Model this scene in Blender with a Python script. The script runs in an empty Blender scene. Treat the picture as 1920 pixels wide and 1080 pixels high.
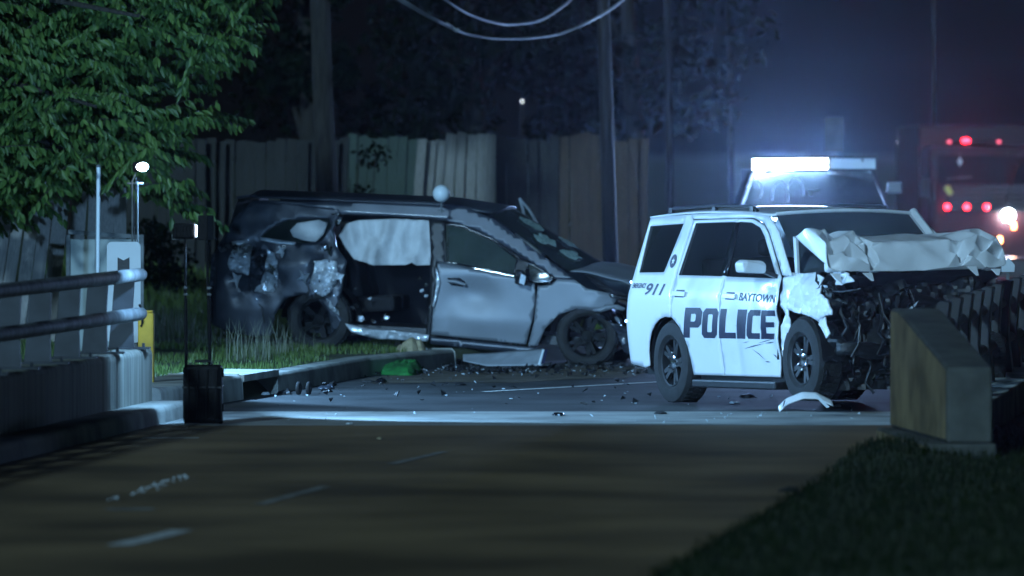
import bpy, bmesh, math, random
import numpy as np
from mathutils import Vector as V, Matrix, noise
from mathutils.geometry import delaunay_2d_cdt

random.seed(7)
RNG = np.random.default_rng(7)
scene = bpy.context.scene
COL = scene.collection
R = math.radians

# ------------------------------------------------------------------ camera
F, H, YH = 13720.0, 2.5, 270.0          # focal length in pixels, eye height, horizon row
cam_d = bpy.data.cameras.new('camera')
cam = bpy.data.objects.new('camera', cam_d)
COL.objects.link(cam)
cam.location = (0, 0, H)
cam.rotation_euler = (R(90), 0, 0)
cam_d.sensor_width = 36.0
cam_d.lens = F / 1920.0 * 36.0
cam_d.shift_y = -(540.0 - YH) / 1920.0
cam_d.clip_start = 0.5
cam_d.clip_end = 3000
cam_d.dof.use_dof = True
cam_d.dof.focus_distance = 71.5
cam_d.dof.aperture_fstop = 2.0
scene.camera = cam
scene.render.resolution_x, scene.render.resolution_y = 1024, 576

# ------------------------------------------------------------------ night sky, faint low glow, and a cool fill from the front left
world = bpy.data.worlds.new('World')
scene.world = world
world.use_nodes = True
wn = world.node_tree.nodes
sky = wn.new('ShaderNodeTexSky')
sky.sky_type = 'NISHITA'
sky.sun_disc = False
sky.sun_elevation = R(19)
sky.sun_rotation = R(202)
bg = wn['Background']
world.node_tree.links.new(sky.outputs[0], bg.inputs[0])
bg.inputs[1].default_value = 0.0003
front_fill_d = bpy.data.lights.new('front_fill', 'SUN')  # added cool fill from the front left, its source out of view
front_fill_d.energy = 2.1
front_fill_d.color = (0.40, 0.72, 1.0)
front_fill_d.angle = R(3)
front_fill = bpy.data.objects.new('front_fill', front_fill_d)
COL.objects.link(front_fill)
front_fill.rotation_euler = V((0.34, 0.90, -0.33)).to_track_quat('-Z', 'Y').to_euler()
scene.view_settings.view_transform = 'Standard'
scene.view_settings.look = 'None'
scene.view_settings.exposure = 0.0
scene.view_settings.gamma = 1.0
scene.view_settings.use_curve_mapping = False
scene.render.engine = 'CYCLES'
scene.cycles.use_denoising = True
scene.cycles.max_bounces = 5
scene.cycles.diffuse_bounces = 2
scene.cycles.glossy_bounces = 3
scene.cycles.transmission_bounces = 4
scene.cycles.transparent_max_bounces = 8
scene.cycles.volume_bounces = 0
scene.cycles.sample_clamp_indirect = 4.0
scene.cycles.caustics_reflective = False
scene.cycles.caustics_refractive = False

COOL = (0.26, 0.57, 1.0)
A_POS, B_POS, C_POS = V((-2.90, 65.32, 1.72)), V((-2.64, 65.30, 1.74)), V((-3.66, 72.85, 2.27))
A_E, B_E, C_E, BAR_E = 1600.0, 560.0, 1400.0, 420.0
HAZE = 0.00027

# ------------------------------------------------------------------ pixel helpers (plan the layout from the photograph's rows and columns)
def P(px, py, Y): return V(((px - 960) / F * Y, Y, H - (py - YH) / F * Y))
def G(px, py, z=0.0):
    Y = (H - z) * F / (py - YH)
    return P(px, py, Y)

# ------------------------------------------------------------------ materials
def mat(name, col, rough=0.6, metal=0.0, var=0.2, scale=6.0, bump=0.0, bscale=60.0, coat=0.0, emit=None, estr=0.0,
        col2=None, stretch=(1, 1, 1), spec=0.5, detail=5.0, lo=0.35, hi=0.65):
    m = bpy.data.materials.new(name)
    m.use_nodes = True
    nt = m.node_tree
    b = nt.nodes['Principled BSDF']
    b.inputs['Roughness'].default_value = rough
    b.inputs['Metallic'].default_value = metal
    b.inputs['Specular IOR Level'].default_value = spec
    b.inputs['Coat Weight'].default_value = coat
    b.inputs['Coat Roughness'].default_value = 0.08
    tc = nt.nodes.new('ShaderNodeTexCoord')
    mp = nt.nodes.new('ShaderNodeMapping')
    mp.inputs['Scale'].default_value = stretch
    nt.links.new(tc.outputs['Object'], mp.inputs[0])
    nz = nt.nodes.new('ShaderNodeTexNoise')
    nz.inputs['Scale'].default_value = scale
    nz.inputs['Detail'].default_value = detail
    nt.links.new(mp.outputs[0], nz.inputs['Vector'])
    rp = nt.nodes.new('ShaderNodeValToRGB')
    c2 = col2 if col2 else tuple(min(1, c * (1 + var)) for c in col)
    c1 = col if col2 else tuple(c * (1 - var) for c in col)
    rp.color_ramp.elements[0].position = lo
    rp.color_ramp.elements[1].position = hi
    rp.color_ramp.elements[0].color = (*c1, 1)
    rp.color_ramp.elements[1].color = (*c2, 1)
    nt.links.new(nz.outputs[0], rp.inputs[0])
    nt.links.new(rp.outputs[0], b.inputs['Base Color'])
    if bump:
        n2 = nt.nodes.new('ShaderNodeTexNoise')
        n2.inputs['Scale'].default_value = bscale
        n2.inputs['Detail'].default_value = 6
        nt.links.new(mp.outputs[0], n2.inputs['Vector'])
        bp = nt.nodes.new('ShaderNodeBump')
        bp.inputs['Strength'].default_value = bump
        bp.inputs['Distance'].default_value = 0.02
        nt.links.new(n2.outputs[0], bp.inputs['Height'])
        nt.links.new(bp.outputs[0], b.inputs['Normal'])
    if emit:
        b.inputs['Emission Color'].default_value = (*emit, 1)
        b.inputs['Emission Strength'].default_value = estr
    return m

def glass(name, tint, rough=0.04, dust=0.0, veil_col=(.3, .32, .32)):  # dust: diffuse veil that lightens the pane in place of reflections
    m = bpy.data.materials.new(name)
    m.use_nodes = True
    nt = m.node_tree
    nt.nodes.remove(nt.nodes['Principled BSDF'])
    out = nt.nodes['Material Output']
    tr = nt.nodes.new('ShaderNodeBsdfTransparent')
    tr.inputs[0].default_value = (*tint, 1)
    gl = nt.nodes.new('ShaderNodeBsdfGlossy')
    gl.inputs['Roughness'].default_value = rough
    fr = nt.nodes.new('ShaderNodeFresnel')
    fr.inputs[0].default_value = 1.5
    nz = nt.nodes.new('ShaderNodeTexNoise')
    nz.inputs['Scale'].default_value = 3.0
    mu = nt.nodes.new('ShaderNodeMath'); mu.operation = 'MULTIPLY_ADD'
    mu.inputs[1].default_value = 0.06; mu.inputs[2].default_value = rough
    nt.links.new(nz.outputs[0], mu.inputs[0])
    nt.links.new(mu.outputs[0], gl.inputs['Roughness'])
    mx = nt.nodes.new('ShaderNodeMixShader')
    nt.links.new(fr.outputs[0], mx.inputs[0])
    nt.links.new(tr.outputs[0], mx.inputs[1])
    nt.links.new(gl.outputs[0], mx.inputs[2])
    if dust:
        df = nt.nodes.new('ShaderNodeBsdfDiffuse'); df.inputs[0].default_value = (*veil_col, 1)
        n2 = nt.nodes.new('ShaderNodeTexNoise'); n2.inputs['Scale'].default_value = 2.2; n2.inputs['Detail'].default_value = 7
        mm = nt.nodes.new('ShaderNodeMath'); mm.operation = 'MULTIPLY'; mm.inputs[1].default_value = dust * 2
        nt.links.new(n2.outputs[0], mm.inputs[0])
        m2 = nt.nodes.new('ShaderNodeMixShader')
        nt.links.new(mm.outputs[0], m2.inputs[0]); nt.links.new(mx.outputs[0], m2.inputs[1]); nt.links.new(df.outputs[0], m2.inputs[2])
        nt.links.new(m2.outputs[0], out.inputs[0])
    else:
        nt.links.new(mx.outputs[0], out.inputs[0])
    return m

def leafmat(name, c1, c2, trans=0.35):
    m = bpy.data.materials.new(name)
    m.use_nodes = True
    nt = m.node_tree
    b = nt.nodes['Principled BSDF']
    b.inputs['Roughness'].default_value = 0.5 if trans > .22 else 0.9
    b.inputs['Specular IOR Level'].default_value = 0.4 if trans > .22 else 0.0
    out = nt.nodes['Material Output']
    geo = nt.nodes.new('ShaderNodeNewGeometry')
    rp = nt.nodes.new('ShaderNodeValToRGB')
    rp.color_ramp.elements[0].color = (*c1, 1)
    rp.color_ramp.elements[1].color = (*c2, 1)
    nt.links.new(geo.outputs['Random Per Island'], rp.inputs[0])
    nt.links.new(rp.outputs[0], b.inputs['Base Color'])
    t = nt.nodes.new('ShaderNodeBsdfTranslucent')
    nt.links.new(rp.outputs[0], t.inputs[0])
    mx = nt.nodes.new('ShaderNodeMixShader')
    mx.inputs[0].default_value = trans
    nt.links.new(b.outputs[0], mx.inputs[1])
    nt.links.new(t.outputs[0], mx.inputs[2])
    nt.links.new(mx.outputs[0], out.inputs[0])
    return m

def emitter(name, col, strength):
    return mat(name, (0.6, 0.6, 0.6), 0.3, emit=col, estr=strength)

M = dict(
    asphalt=mat('asphalt', (0.040, 0.043, 0.045), 0.72, var=0.45, scale=1.1, bump=0.6, bscale=45, detail=9),
    near_asphalt=mat('bridge_asphalt', (0.20, 0.135, 0.068), 0.6, var=0.45, scale=0.45, bump=0.35, bscale=55, detail=9),
    slab=mat('slab_concrete', (0.30, 0.31, 0.29), 0.8, var=0.3, scale=1.3, bump=0.4, bscale=50, detail=8),
    concrete=mat('concrete', (0.30, 0.31, 0.28), 0.85, var=0.35, scale=2.5, bump=0.4, bscale=40, detail=8),
    stained=mat('stained_concrete', (0.08, 0.085, 0.075), 0.85, col2=(0.32, 0.33, 0.28), scale=3.0, stretch=(4, 4, 0.25), bump=0.3, bscale=30, detail=7, lo=0.3, hi=0.62),
    soil=mat('verge_soil', (0.026, 0.042, 0.014), 0.95, col2=(0.070, 0.080, 0.036), scale=1.4, bump=0.8, bscale=20, detail=8),
    soilstain=mat('spilled_dirt', (0.045, 0.038, 0.026), 0.95, col2=(0.12, 0.10, 0.07), scale=2.5, bump=.6, bscale=30, detail=9),
    line=mat('road_paint', (0.62, 0.64, 0.62), 0.6, var=0.35, scale=9, detail=8),
    wornline=mat('worn_road_paint', (0.13, 0.12, 0.10), 0.7, col2=(0.38, 0.37, 0.33), scale=5, detail=8),
    galv=mat('galvanised_steel', (0.13, 0.145, 0.15), 0.68, 0.1, spec=.3, var=0.4, scale=7, bump=0.15, bscale=60, detail=8),
    posts=mat('painted_post_steel', (0.030, 0.036, 0.044), 0.55, 0.3, var=0.25, scale=5),
    blacksteel=mat('black_railing_paint', (0.010, 0.011, 0.014), 0.40, 0.0, var=0.3, scale=6, spec=.45),
    darkcon=mat('dark_concrete', (0.065, 0.068, 0.058), 0.9, var=0.3, scale=4, bump=0.3, bscale=30),  # dark tone carries the shade on the end block and plinth
    yellow=mat('yellow_paint', (0.66, 0.42, 0.05), 0.7, var=0.25, scale=3.5, bump=0.2, bscale=30, detail=8),
    yconcrete=mat('yellow_painted_concrete', (0.21, 0.165, 0.085), 0.8, var=0.45, scale=2.2, bump=0.3, bscale=25, detail=8),
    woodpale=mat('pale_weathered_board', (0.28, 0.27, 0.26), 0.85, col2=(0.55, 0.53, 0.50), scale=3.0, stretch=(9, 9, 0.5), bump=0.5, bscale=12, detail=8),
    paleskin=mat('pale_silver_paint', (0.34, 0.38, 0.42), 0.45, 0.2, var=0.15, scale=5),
    wood=mat('weathered_lit_board', (0.15, 0.14, 0.125), 0.85, col2=(0.36, 0.34, 0.31), scale=3.0, stretch=(9, 9, 0.5), bump=0.5, bscale=12, detail=8),  # weathered wood; its pale tone also makes the lit fence section
    wooddark=mat('shade_dark_board', (0.030, 0.030, 0.028), 0.9, var=0.4, scale=3, stretch=(9, 9, 0.5), bump=0.4, bscale=12),  # shade on the back fence put into the board colour
    woodgreen=mat('green_board', (0.055, 0.078, 0.062), 0.9, var=0.4, scale=3, stretch=(9, 9, 0.4), bump=0.4, bscale=12),
    woodbrown=mat('warm_lit_board', (0.075, 0.052, 0.030), 0.9, var=0.4, scale=3, stretch=(9, 9, 0.4), bump=0.4, bscale=12),  # warm and red light on the fence put into the board colour
    bark=mat('bark', (0.024, 0.021, 0.017), 0.95, var=0.5, scale=5, stretch=(6, 6, 0.8), bump=0.9, bscale=12),
    polewood=mat('pole_wood', (0.018, 0.015, 0.012), 0.9, var=0.3, scale=4, stretch=(8, 8, 0.3), bump=0.4, bscale=14),
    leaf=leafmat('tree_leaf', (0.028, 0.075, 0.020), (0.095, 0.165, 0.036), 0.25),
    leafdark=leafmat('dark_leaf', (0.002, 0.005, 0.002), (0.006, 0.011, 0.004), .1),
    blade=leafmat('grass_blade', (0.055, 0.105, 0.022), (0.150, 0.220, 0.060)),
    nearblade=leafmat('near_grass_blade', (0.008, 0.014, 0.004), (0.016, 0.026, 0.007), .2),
    dry=leafmat('dry_grass_blade', (0.13, 0.15, 0.10), (0.34, 0.36, 0.27)),
    white=mat('white_car_paint', (0.60, 0.63, 0.66), 0.30, col2=(.78, .80, .81), scale=1.6, coat=0.4, detail=9, lo=.28, hi=.52),
    crumple=mat('bare_white_sheet', (0.82, 0.84, 0.86), 0.30, var=0.06, scale=5, coat=0.15),
    navy=mat('navy_vinyl', (0.012, 0.014, 0.045), 0.5, var=0.2, scale=8),
    scrape=mat('scraped_paint', (0.06, 0.07, 0.10), 0.7, var=0.4, scale=20),
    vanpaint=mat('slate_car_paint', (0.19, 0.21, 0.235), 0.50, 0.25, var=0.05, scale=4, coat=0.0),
    vandark=mat('dark_slate_paint', (0.046, 0.054, 0.070), 0.42, 0.3, var=0.14, scale=5, coat=0.1),  # darker copy of the van paint; shade of its rear put into colour
    chrome=mat('chrome', (0.75, 0.78, 0.80), 0.14, 1.0, var=0.05, scale=4),
    torn=mat('torn_sheet_metal', (0.62, 0.67, 0.72), 0.28, 0.35, var=0.3, scale=9, bump=0.3, bscale=25),
    plastic=mat('black_plastic', (0.012, 0.013, 0.015), 0.45, var=0.3, scale=9, bump=0.2, bscale=60),
    gloss=mat('glossy_black_plastic', (0.008, 0.009, 0.011), 0.18, var=0.3, scale=6),
    rubber=mat('tyre_rubber', (0.016, 0.017, 0.018), 0.78, var=0.25, scale=14, bump=0.3, bscale=70),
    alloy=mat('alloy_wheel', (0.35, 0.37, 0.39), 0.32, 0.9, var=0.15, scale=9),
    darkalloy=mat('shaded_alloy', (0.010, 0.011, 0.012), 0.65, 0.0, spec=.15, var=0.4, scale=14),  # near van rims coloured dark for the shadow they stand in
    steelwheel=mat('black_steel_wheel', (0.014, 0.015, 0.017), 0.5, 0.0, var=0.2, scale=9),
    cloth=mat('pale_airbag_cloth', (0.50, 0.52, 0.53), 0.9, var=0.12, scale=5, bump=0.4, bscale=18),
    seat=mat('seat_cloth', (0.008, 0.008, 0.010), 0.9, var=0.3, scale=7),
    tint=glass('tinted_glass', (0.10, 0.115, 0.13), .04, .03),
    clear=glass('clear_glass', (0.45, 0.52, 0.52), .05, .22, (.26, .34, .40)),
    vanglass=glass('van_glass', (0.12, 0.17, 0.16), 0.10, .07, (.20, .30, .26)),
    cracked=mat('shattered_glass', (0.20, 0.30, 0.28), 0.22, col2=(0.42, 0.58, 0.54), scale=26, bump=0.9, bscale=40, detail=9),
    lens=glass('lamp_lens', (0.55, 0.58, 0.60), 0.06),
    shard=mat('glass_shard', (0.55, 0.65, 0.70), 0.12, var=0.3, scale=9, spec=0.8),
    redpaint=mat('fire_red_paint', (0.025, 0.003, 0.005), 0.4, var=0.15, scale=3, coat=0.2),
    green=mat('green_cloth', (0.010, 0.14, 0.025), 0.85, var=0.4, scale=9, bump=0.5, bscale=20),
    beige=mat('beige_cloth', (0.34, 0.29, 0.18), 0.9, var=0.25, scale=9, bump=0.4, bscale=20),
    signwhite=mat('sign_face', (0.62, 0.70, 0.74), 0.45, var=0.05, scale=3),
    panel=mat('grey_sheet_panel', (0.28, 0.33, 0.32), 0.7, var=0.12, scale=2.5),
    case=mat('hard_case_plastic', (0.004, 0.004, 0.005), 0.6, spec=.2, var=0.3, scale=10, bump=0.3, bscale=40),
    wire=mat('cable_sheath', (0.20, 0.20, 0.20), 0.6, var=0.2, scale=5),
    e_bar=emitter('light_bar_led', (0.80, 0.88, 1.0), 60.0),
    e_lamp=emitter('flood_led', (0.72, 0.85, 1.0), 60.0),
    e_red=emitter('red_led', (1.0, 0.004, 0.014), 22.0),
    e_redlow=emitter('red_led_dim', (1.0, 0.01, 0.06), 1.4),
    e_head=emitter('headlamp_led', (0.85, 0.92, 1.0), 160.0),
    e_amber=emitter('amber_lamp', (1.0, 0.35, 0.12), 14.0),
    e_blue=emitter('blue_marker_led', (0.15, 0.30, 1.0), 14.0),
    e_far=emitter('far_lamp', (0.9, 0.95, 1.0), 12.0),
    reflector=mat('yellow_green_reflector', (0.62, 0.66, 0.14), 0.35, var=0.2, scale=20, emit=(0.6, 0.7, 0.2), estr=0.0),
)

# ------------------------------------------------------------------ mesh builder
WM = {}                                   # world matrix of every object made here
def wm(o): return WM.get(o.name, Matrix.Identity(4)) if o else Matrix.Identity(4)

class MB:
    def __init__(s): s.v, s.f = [], []
    def add(s, vs, fs):
        n = len(s.v)
        s.v += [tuple(v) for v in vs]
        s.f += [tuple(n + i for i in f) for f in fs]
        return s
    def box(s, c, d, m=None):
        c = V(c); hx, hy, hz = d[0] / 2, d[1] / 2, d[2] / 2
        vs = [V((x, y, z)) for x in (-hx, hx) for y in (-hy, hy) for z in (-hz, hz)]
        if m is not None: vs = [m @ v for v in vs]
        return s.add([c + v for v in vs], [(0, 1, 3, 2), (4, 6, 7, 5), (0, 4, 5, 1), (2, 3, 7, 6), (0, 2, 6, 4), (1, 5, 7, 3)])
    def prism(s, pts, off):               # a closed outline swept by a vector
        off = V(off); n = len(pts)
        vs = [V(p) for p in pts] + [V(p) + off for p in pts]
        fs = [tuple(range(n - 1, -1, -1)), tuple(range(n, 2 * n))] + [(i, (i + 1) % n, n + (i + 1) % n, n + i) for i in range(n)]
        return s.add(vs, fs)
    def tube(s, pts, r, n=8, cap=True):
        pts = [V(p) for p in pts]; rings = []
        rr = r if isinstance(r, (list, tuple)) else [r] * len(pts)
        up = V((0, 0, 1))
        for i, p in enumerate(pts):
            t = (pts[min(i + 1, len(pts) - 1)] - pts[max(i - 1, 0)]).normalized()
            u = up if abs(t.dot(up)) < 0.95 else V((1, 0, 0))
            a = t.cross(u).normalized(); b = a.cross(t).normalized()
            rings.append([p + (a * math.cos(k * 2 * math.pi / n) + b * math.sin(k * 2 * math.pi / n)) * rr[i] for k in range(n)])
        vs = [v for ring in rings for v in ring]
        fs = [(i * n + k, i * n + (k + 1) % n, (i + 1) * n + (k + 1) % n, (i + 1) * n + k) for i in range(len(pts) - 1) for k in range(n)]
        if cap: fs += [tuple(range(n - 1, -1, -1)), tuple((len(pts) - 1) * n + k for k in range(n))]
        return s.add(vs, fs)
    def lathe(s, prof, axis_p, axis_d, n=28, closed=False):   # prof: (distance along axis, radius)
        o = V(axis_p); d = V(axis_d).normalized()
        a = d.orthogonal().normalized(); b = d.cross(a)
        vs = [o + d * h + (a * math.cos(k * 2 * math.pi / n) + b * math.sin(k * 2 * math.pi / n)) * r for h, r in prof for k in range(n)]
        m = len(prof)
        fs = [(i * n + k, i * n + (k + 1) % n, ((i + 1) % m) * n + (k + 1) % n, ((i + 1) % m) * n + k) for i in range(m if closed else m - 1) for k in range(n)]
        return s.add(vs, fs)
    def grid(s, nu, nv, fn):
        vs = [fn(i / (nu - 1), j / (nv - 1)) for j in range(nv) for i in range(nu)]
        fs = [(j * nu + i, j * nu + i + 1, (j + 1) * nu + i + 1, (j + 1) * nu + i) for j in range(nv - 1) for i in range(nu - 1)]
        return s.add(vs, fs)
    def build(s, name, m, parent=None, local=False, smooth=None, bevel=0, solid=0, offset=-1):
        me = bpy.data.meshes.new(name)
        vs = s.v
        if parent is not None and not local:
            inv = wm(parent).inverted()
            vs = [inv @ V(v) for v in vs]
        me.from_pydata([tuple(v) for v in vs], [], s.f)
        me.update()
        if smooth is not None:
            me.shade_smooth()
            if smooth < 179: me.set_sharp_from_angle(angle=R(smooth))
        me.materials.append(M[m] if isinstance(m, str) else m)
        o = bpy.data.objects.new(name, me)
        COL.objects.link(o)
        if parent is not None:
            o.parent = parent
            WM[o.name] = wm(parent)
        if solid:
            md = o.modifiers.new('solid', 'SOLIDIFY'); md.thickness = solid; md.offset = offset
        if bevel:
            md = o.modifiers.new('bevel', 'BEVEL'); md.width = bevel; md.segments = 2; md.limit_method = 'ANGLE'
        return o

def tag(o, label=None, cat=None, group=None, kind=None):
    if label: o['label'] = label
    if cat: o['category'] = cat
    if group: o['group'] = group
    if kind: o['kind'] = kind
    return o

def thing(name, label, cat, loc=(0, 0, 0), rot=None, group=None):
    o = bpy.data.objects.new(name, None)
    COL.objects.link(o)
    o.location = loc
    m = Matrix.Translation(V(loc))
    if rot is not None:
        o.rotation_euler = rot.to_euler()
        m = m @ rot.to_4x4()
    WM[o.name] = m
    return tag(o, label, cat, group)

def copy_tree(o, parent=None):
    c = o.copy(); COL.objects.link(c); c.parent = parent
    for ch in list(o.children): copy_tree(ch, c)
    return c

def pip(poly, pts):
    poly = np.asarray(poly); x, y = pts[:, 0], pts[:, 1]
    r = np.zeros(len(pts), bool)
    j = len(poly) - 1
    for i in range(len(poly)):
        xi, yi, xj, yj = *poly[i], *poly[j]
        c = ((yi > y) != (yj > y)) & (x < (xj - xi) * (y - yi) / ((yj - yi) if abs(yj - yi) > 1e-12 else 1e-12) + xi)
        r ^= c; j = i
    return r

def cdt(poly, step, holes=()):
    """triangles filling an outline, with inner points so that it can be bent and dented"""
    vs, es = [], []
    rings = []
    for ring in [poly, *holes]:
        pts = []
        for i in range(len(ring)):
            a, b = V(ring[i]), V(ring[(i + 1) % len(ring)])
            n = max(1, int((b - a).length / step))
            pts += [a + (b - a) * k / n for k in range(n)]
        rings.append(pts)
        n0 = len(vs); vs += pts
        es += [(n0 + i, n0 + (i + 1) % len(pts)) for i in range(len(pts))]
    allp = np.array([(p.x, p.y) for p in vs])
    lo, hi = allp.min(0), allp.max(0)
    gx = np.arange(lo[0] + step * .5, hi[0], step); gy = np.arange(lo[1] + step * .5, hi[1], step * .87)
    g = np.array([(x + (k % 2) * step * .5, y) for k, y in enumerate(gy) for x in gx])
    ok = np.zeros(0, bool)
    def inside(q):
        r = pip([(p.x, p.y) for p in rings[0]], q)
        for h in rings[1:]: r &= ~pip([(p.x, p.y) for p in h], q)
        return r
    if len(g):
        ok = inside(g)
        d = np.min(((g[:, None, :] - allp[None]) ** 2).sum(2), 1)
        g = g[ok & (d > (step * .45) ** 2)]
    pts = vs + [V(p) for p in g]
    ov, oe, of, *_ = delaunay_2d_cdt(pts, es, [], 0, 1e-6)
    if not of: return [], []
    cen = np.array([np.mean([(ov[i].x, ov[i].y) for i in f], 0) for f in of])
    keep = inside(cen)
    return [(v.x, v.y) for v in ov], [tuple(f) for f, k in zip(of, keep) if k]

def facet(q):
    """flat-sided creases like folded sheet: distance between the two nearest cell points"""
    d = noise.voronoi(q)[0]
    return min(1.0, d[1] - d[0]) * 1.6 - .45

def ridge(p, sc, seed=0.0):
    q = V(p) * sc + V((seed, seed * 1.7, -seed))
    return 1 - abs(noise.noise(q)) * 2 + 0.5 * (1 - abs(noise.noise(q * 2.3)) * 2)

# ------------------------------------------------------------------ ground and road
LEFT = [(-60, -300), (-10.3, 0), (-5.45, 42), (-3.58, 65.3), (-3.22, 67.4), (-2.80, 70.5), (-2.33, 73.4), (-1.5, 79.0), (-0.6, 82.0), (1.3, 86.0), (3.6, 91), (5.6, 100), (8.5, 125), (14, 170), (40, 400)]
RIGHT = [(-60 + 56, -300), (-4.4, 0), (0.62, 42), (2.36, 56.3), (3.05, 61), (4.9, 75), (8.6, 90), (13.5, 110), (20, 140), (27, 175), (60, 400)]
def segdist(poly, x, y):
    best = np.full(x.shape, 1e9); sgn = np.zeros(x.shape)
    for (ax, ay), (bx, by) in zip(poly[:-1], poly[1:]):
        dx, dy = bx - ax, by - ay
        t = np.clip(((x - ax) * dx + (y - ay) * dy) / (dx * dx + dy * dy), 0, 1)
        d = np.hypot(x - ax - t * dx, y - ay - t * dy)
        s = np.sign((x - ax) * dy - (y - ay) * dx)
        m = d < best
        best[m] = d[m]; sgn[m] = s[m]
    return best * sgn                     # > 0 on the right of the line
def sstep(a, b, x):
    t = np.clip((x - a) / (b - a), 0, 1); return t * t * (3 - 2 * t)
def ground_h(x, y):
    x = np.asarray(x, float); y = np.asarray(y, float)
    dl = -segdist(LEFT, x, y)             # distance into the left verge
    dr = segdist(RIGHT, x, y)
    z = np.full(x.shape, -0.05)
    zl = -0.05 + 0.23 * sstep(0.02, 0.30, dl) + 0.92 * sstep(2.5, 13.0, dl)
    zl = np.where(y < 67.2, -0.05 + 0.2 * sstep(0.3, 0.8, dl) - 0.9 * sstep(1.5, 8, dl), zl)
    z = np.where(dl > 0, zl, z)
    zr = -0.05 + 0.08 * sstep(0.0, 0.35, dr) + 0.03 * sstep(0.3, 1.5, dr)
    zr = zr + 0.12 * np.exp(-(((x - 2.95) / 0.45) ** 2 + ((y - 57.4) / 2.2) ** 2)) * (dr > 0)
    z = np.where(dr > 0, zr, z)
    return z
def h1(x, y): return float(ground_h(np.array([x]), np.array([y]))[0])

gx = np.unique(np.concatenate([np.linspace(-600, -30, 12), np.linspace(-30, -9, 22), np.arange(-9, 9.01, 0.22), np.linspace(9, 40, 34), np.linspace(40, 600, 12)]))
gy = np.unique(np.concatenate([np.linspace(-250, 38, 30), np.arange(38, 104, 0.33), np.linspace(104, 180, 60), np.linspace(180, 900, 14)]))
XX, YY = np.meshgrid(gx, gy)
ZZ = ground_h(XX.ravel(), YY.ravel())
mb = MB(); nu = len(gx)
mb.v = [(a, b, c) for a, b, c in zip(XX.ravel().tolist(), YY.ravel().tolist(), ZZ.tolist())]
mb.f = [(j * nu + i, j * nu + i + 1, (j + 1) * nu + i + 1, (j + 1) * nu + i) for j in range(len(gy) - 1) for i in range(nu - 1)]
tag(mb.build('ground', 'soil', smooth=60), 'dark grassy verge and bank around the road', kind='structure')

def interp(poly, y):
    ys = [p[1] for p in poly]; xs = [p[0] for p in poly]
    return float(np.interp(y, ys, xs))
def ribbon(name, y0, y1, z, m, l=0.0, r=0.0, nx=14, dy=1.0):
    ys = np.arange(y0, y1 + 1e-6, dy) if y1 - y0 > dy else np.linspace(y0, y1, 4)
    b = MB()
    def fn(u, v):
        y = y0 + (y1 - y0) * v
        a, c = interp(LEFT, y) + l, interp(RIGHT, y) + r
        if y < 62: c += .10 * noise.noise(V((y * .8, 3, 1))) + .05 * noise.noise(V((y * 2.9, 3, 7)))
        return V((a + (c - a) * u, y, z))
    b.grid(nx, max(4, int((y1 - y0) / dy)), fn)
    return b.build(name, m)
tag(ribbon('bridge_road', -200, 65.0, 0.0, 'near_asphalt', l=-0.02, r=0.16, dy=.4), 'dark worn asphalt of the bridge in the foreground', kind='structure')
tag(ribbon('approach_slab', 65.0, 68.4, 0.0, 'slab', l=-0.02, r=0.02), 'pale concrete slab at the end of the bridge', kind='structure')
tag(ribbon('road', 68.4, 400, 0.0, 'asphalt', l=-0.02, r=0.02, dy=1.0), 'asphalt road beyond the bridge where the wrecks stand', kind='structure')

# kerb along the left verge with the storm drain inlet in it
def kerb(name, pts, w, z0, z1, m, label, lean=0.03):
    b = MB(); n = len(pts); secs = []
    for i, p in enumerate(pts):
        p = V((*p, 0)); a = V((*pts[max(i - 1, 0)], 0)); c = V((*pts[min(i + 1, n - 1)], 0))
        t = (c - a).normalized(); nrm = V((-t.y, t.x, 0))
        secs.append([p + V((0, 0, z0)), p + nrm * lean + V((0, 0, z1 - .03)), p + nrm * (lean + .03) + V((0, 0, z1)), p + nrm * w + V((0, 0, z1)), p + nrm * w + V((0, 0, z0))])
    vs = [v for s in secs for v in s]; k = 5
    fs = [(i * k + j, i * k + j + 1, (i + 1) * k + j + 1, (i + 1) * k + j) for i in range(n - 1) for j in range(k - 1)]
    fs += [tuple(range(k)), tuple((n - 1) * k + j for j in range(k - 1, -1, -1))]
    b.add(vs, fs)
    return tag(b.build(name, m, bevel=0.012), label, kind='structure')
kerb('kerb', [(-2.335, 73.4), (-2.10, 75), (-1.5, 79.0), (-1.05, 80.5), (-0.62, 81.95)], 0.28, -0.1, 0.20, 'concrete', 'low concrete kerb in front of the grass verge')
kerb('kerb', [(1.35, 86.1), (3.65, 91), (5.65, 100), (8.5, 125)], 0.28, -0.1, 0.16, 'concrete', 'concrete kerb beside the far road')
# drain inlet: throat wall, lid and two cheeks
inl = [(-3.22, 67.45), (-3.02, 69.0), (-2.62, 71.6)]
kerb('kerb', inl, 0.75, -0.1, 0.24, 'concrete', 'pale concrete kerb apron between bridge rail and drain')
b = MB()
d0, d1 = V((-2.62, 71.61, 0)), V((-2.335, 73.39, 0))
t = (d1 - d0).normalized(); nrm = V((-t.y, t.x, 0))
b.prism([d0 + V((0, 0, .17)), d1 + V((0, 0, .17)), d1 + nrm * .75 + V((0, 0, .17)), d0 + nrm * .75 + V((0, 0, .17))], (0, 0, .072))
b.prism([d0 + nrm * .45 + V((0, 0, -.09)), d1 + nrm * .45 + V((0, 0, -.09)), d1 + nrm * .75 + V((0, 0, -.09)), d0 + nrm * .75 + V((0, 0, -.09))], (0, 0, .258))
tag(b.build('kerb', 'concrete', bevel=.01), 'concrete lid over the dark storm drain opening', kind='structure')

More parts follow.
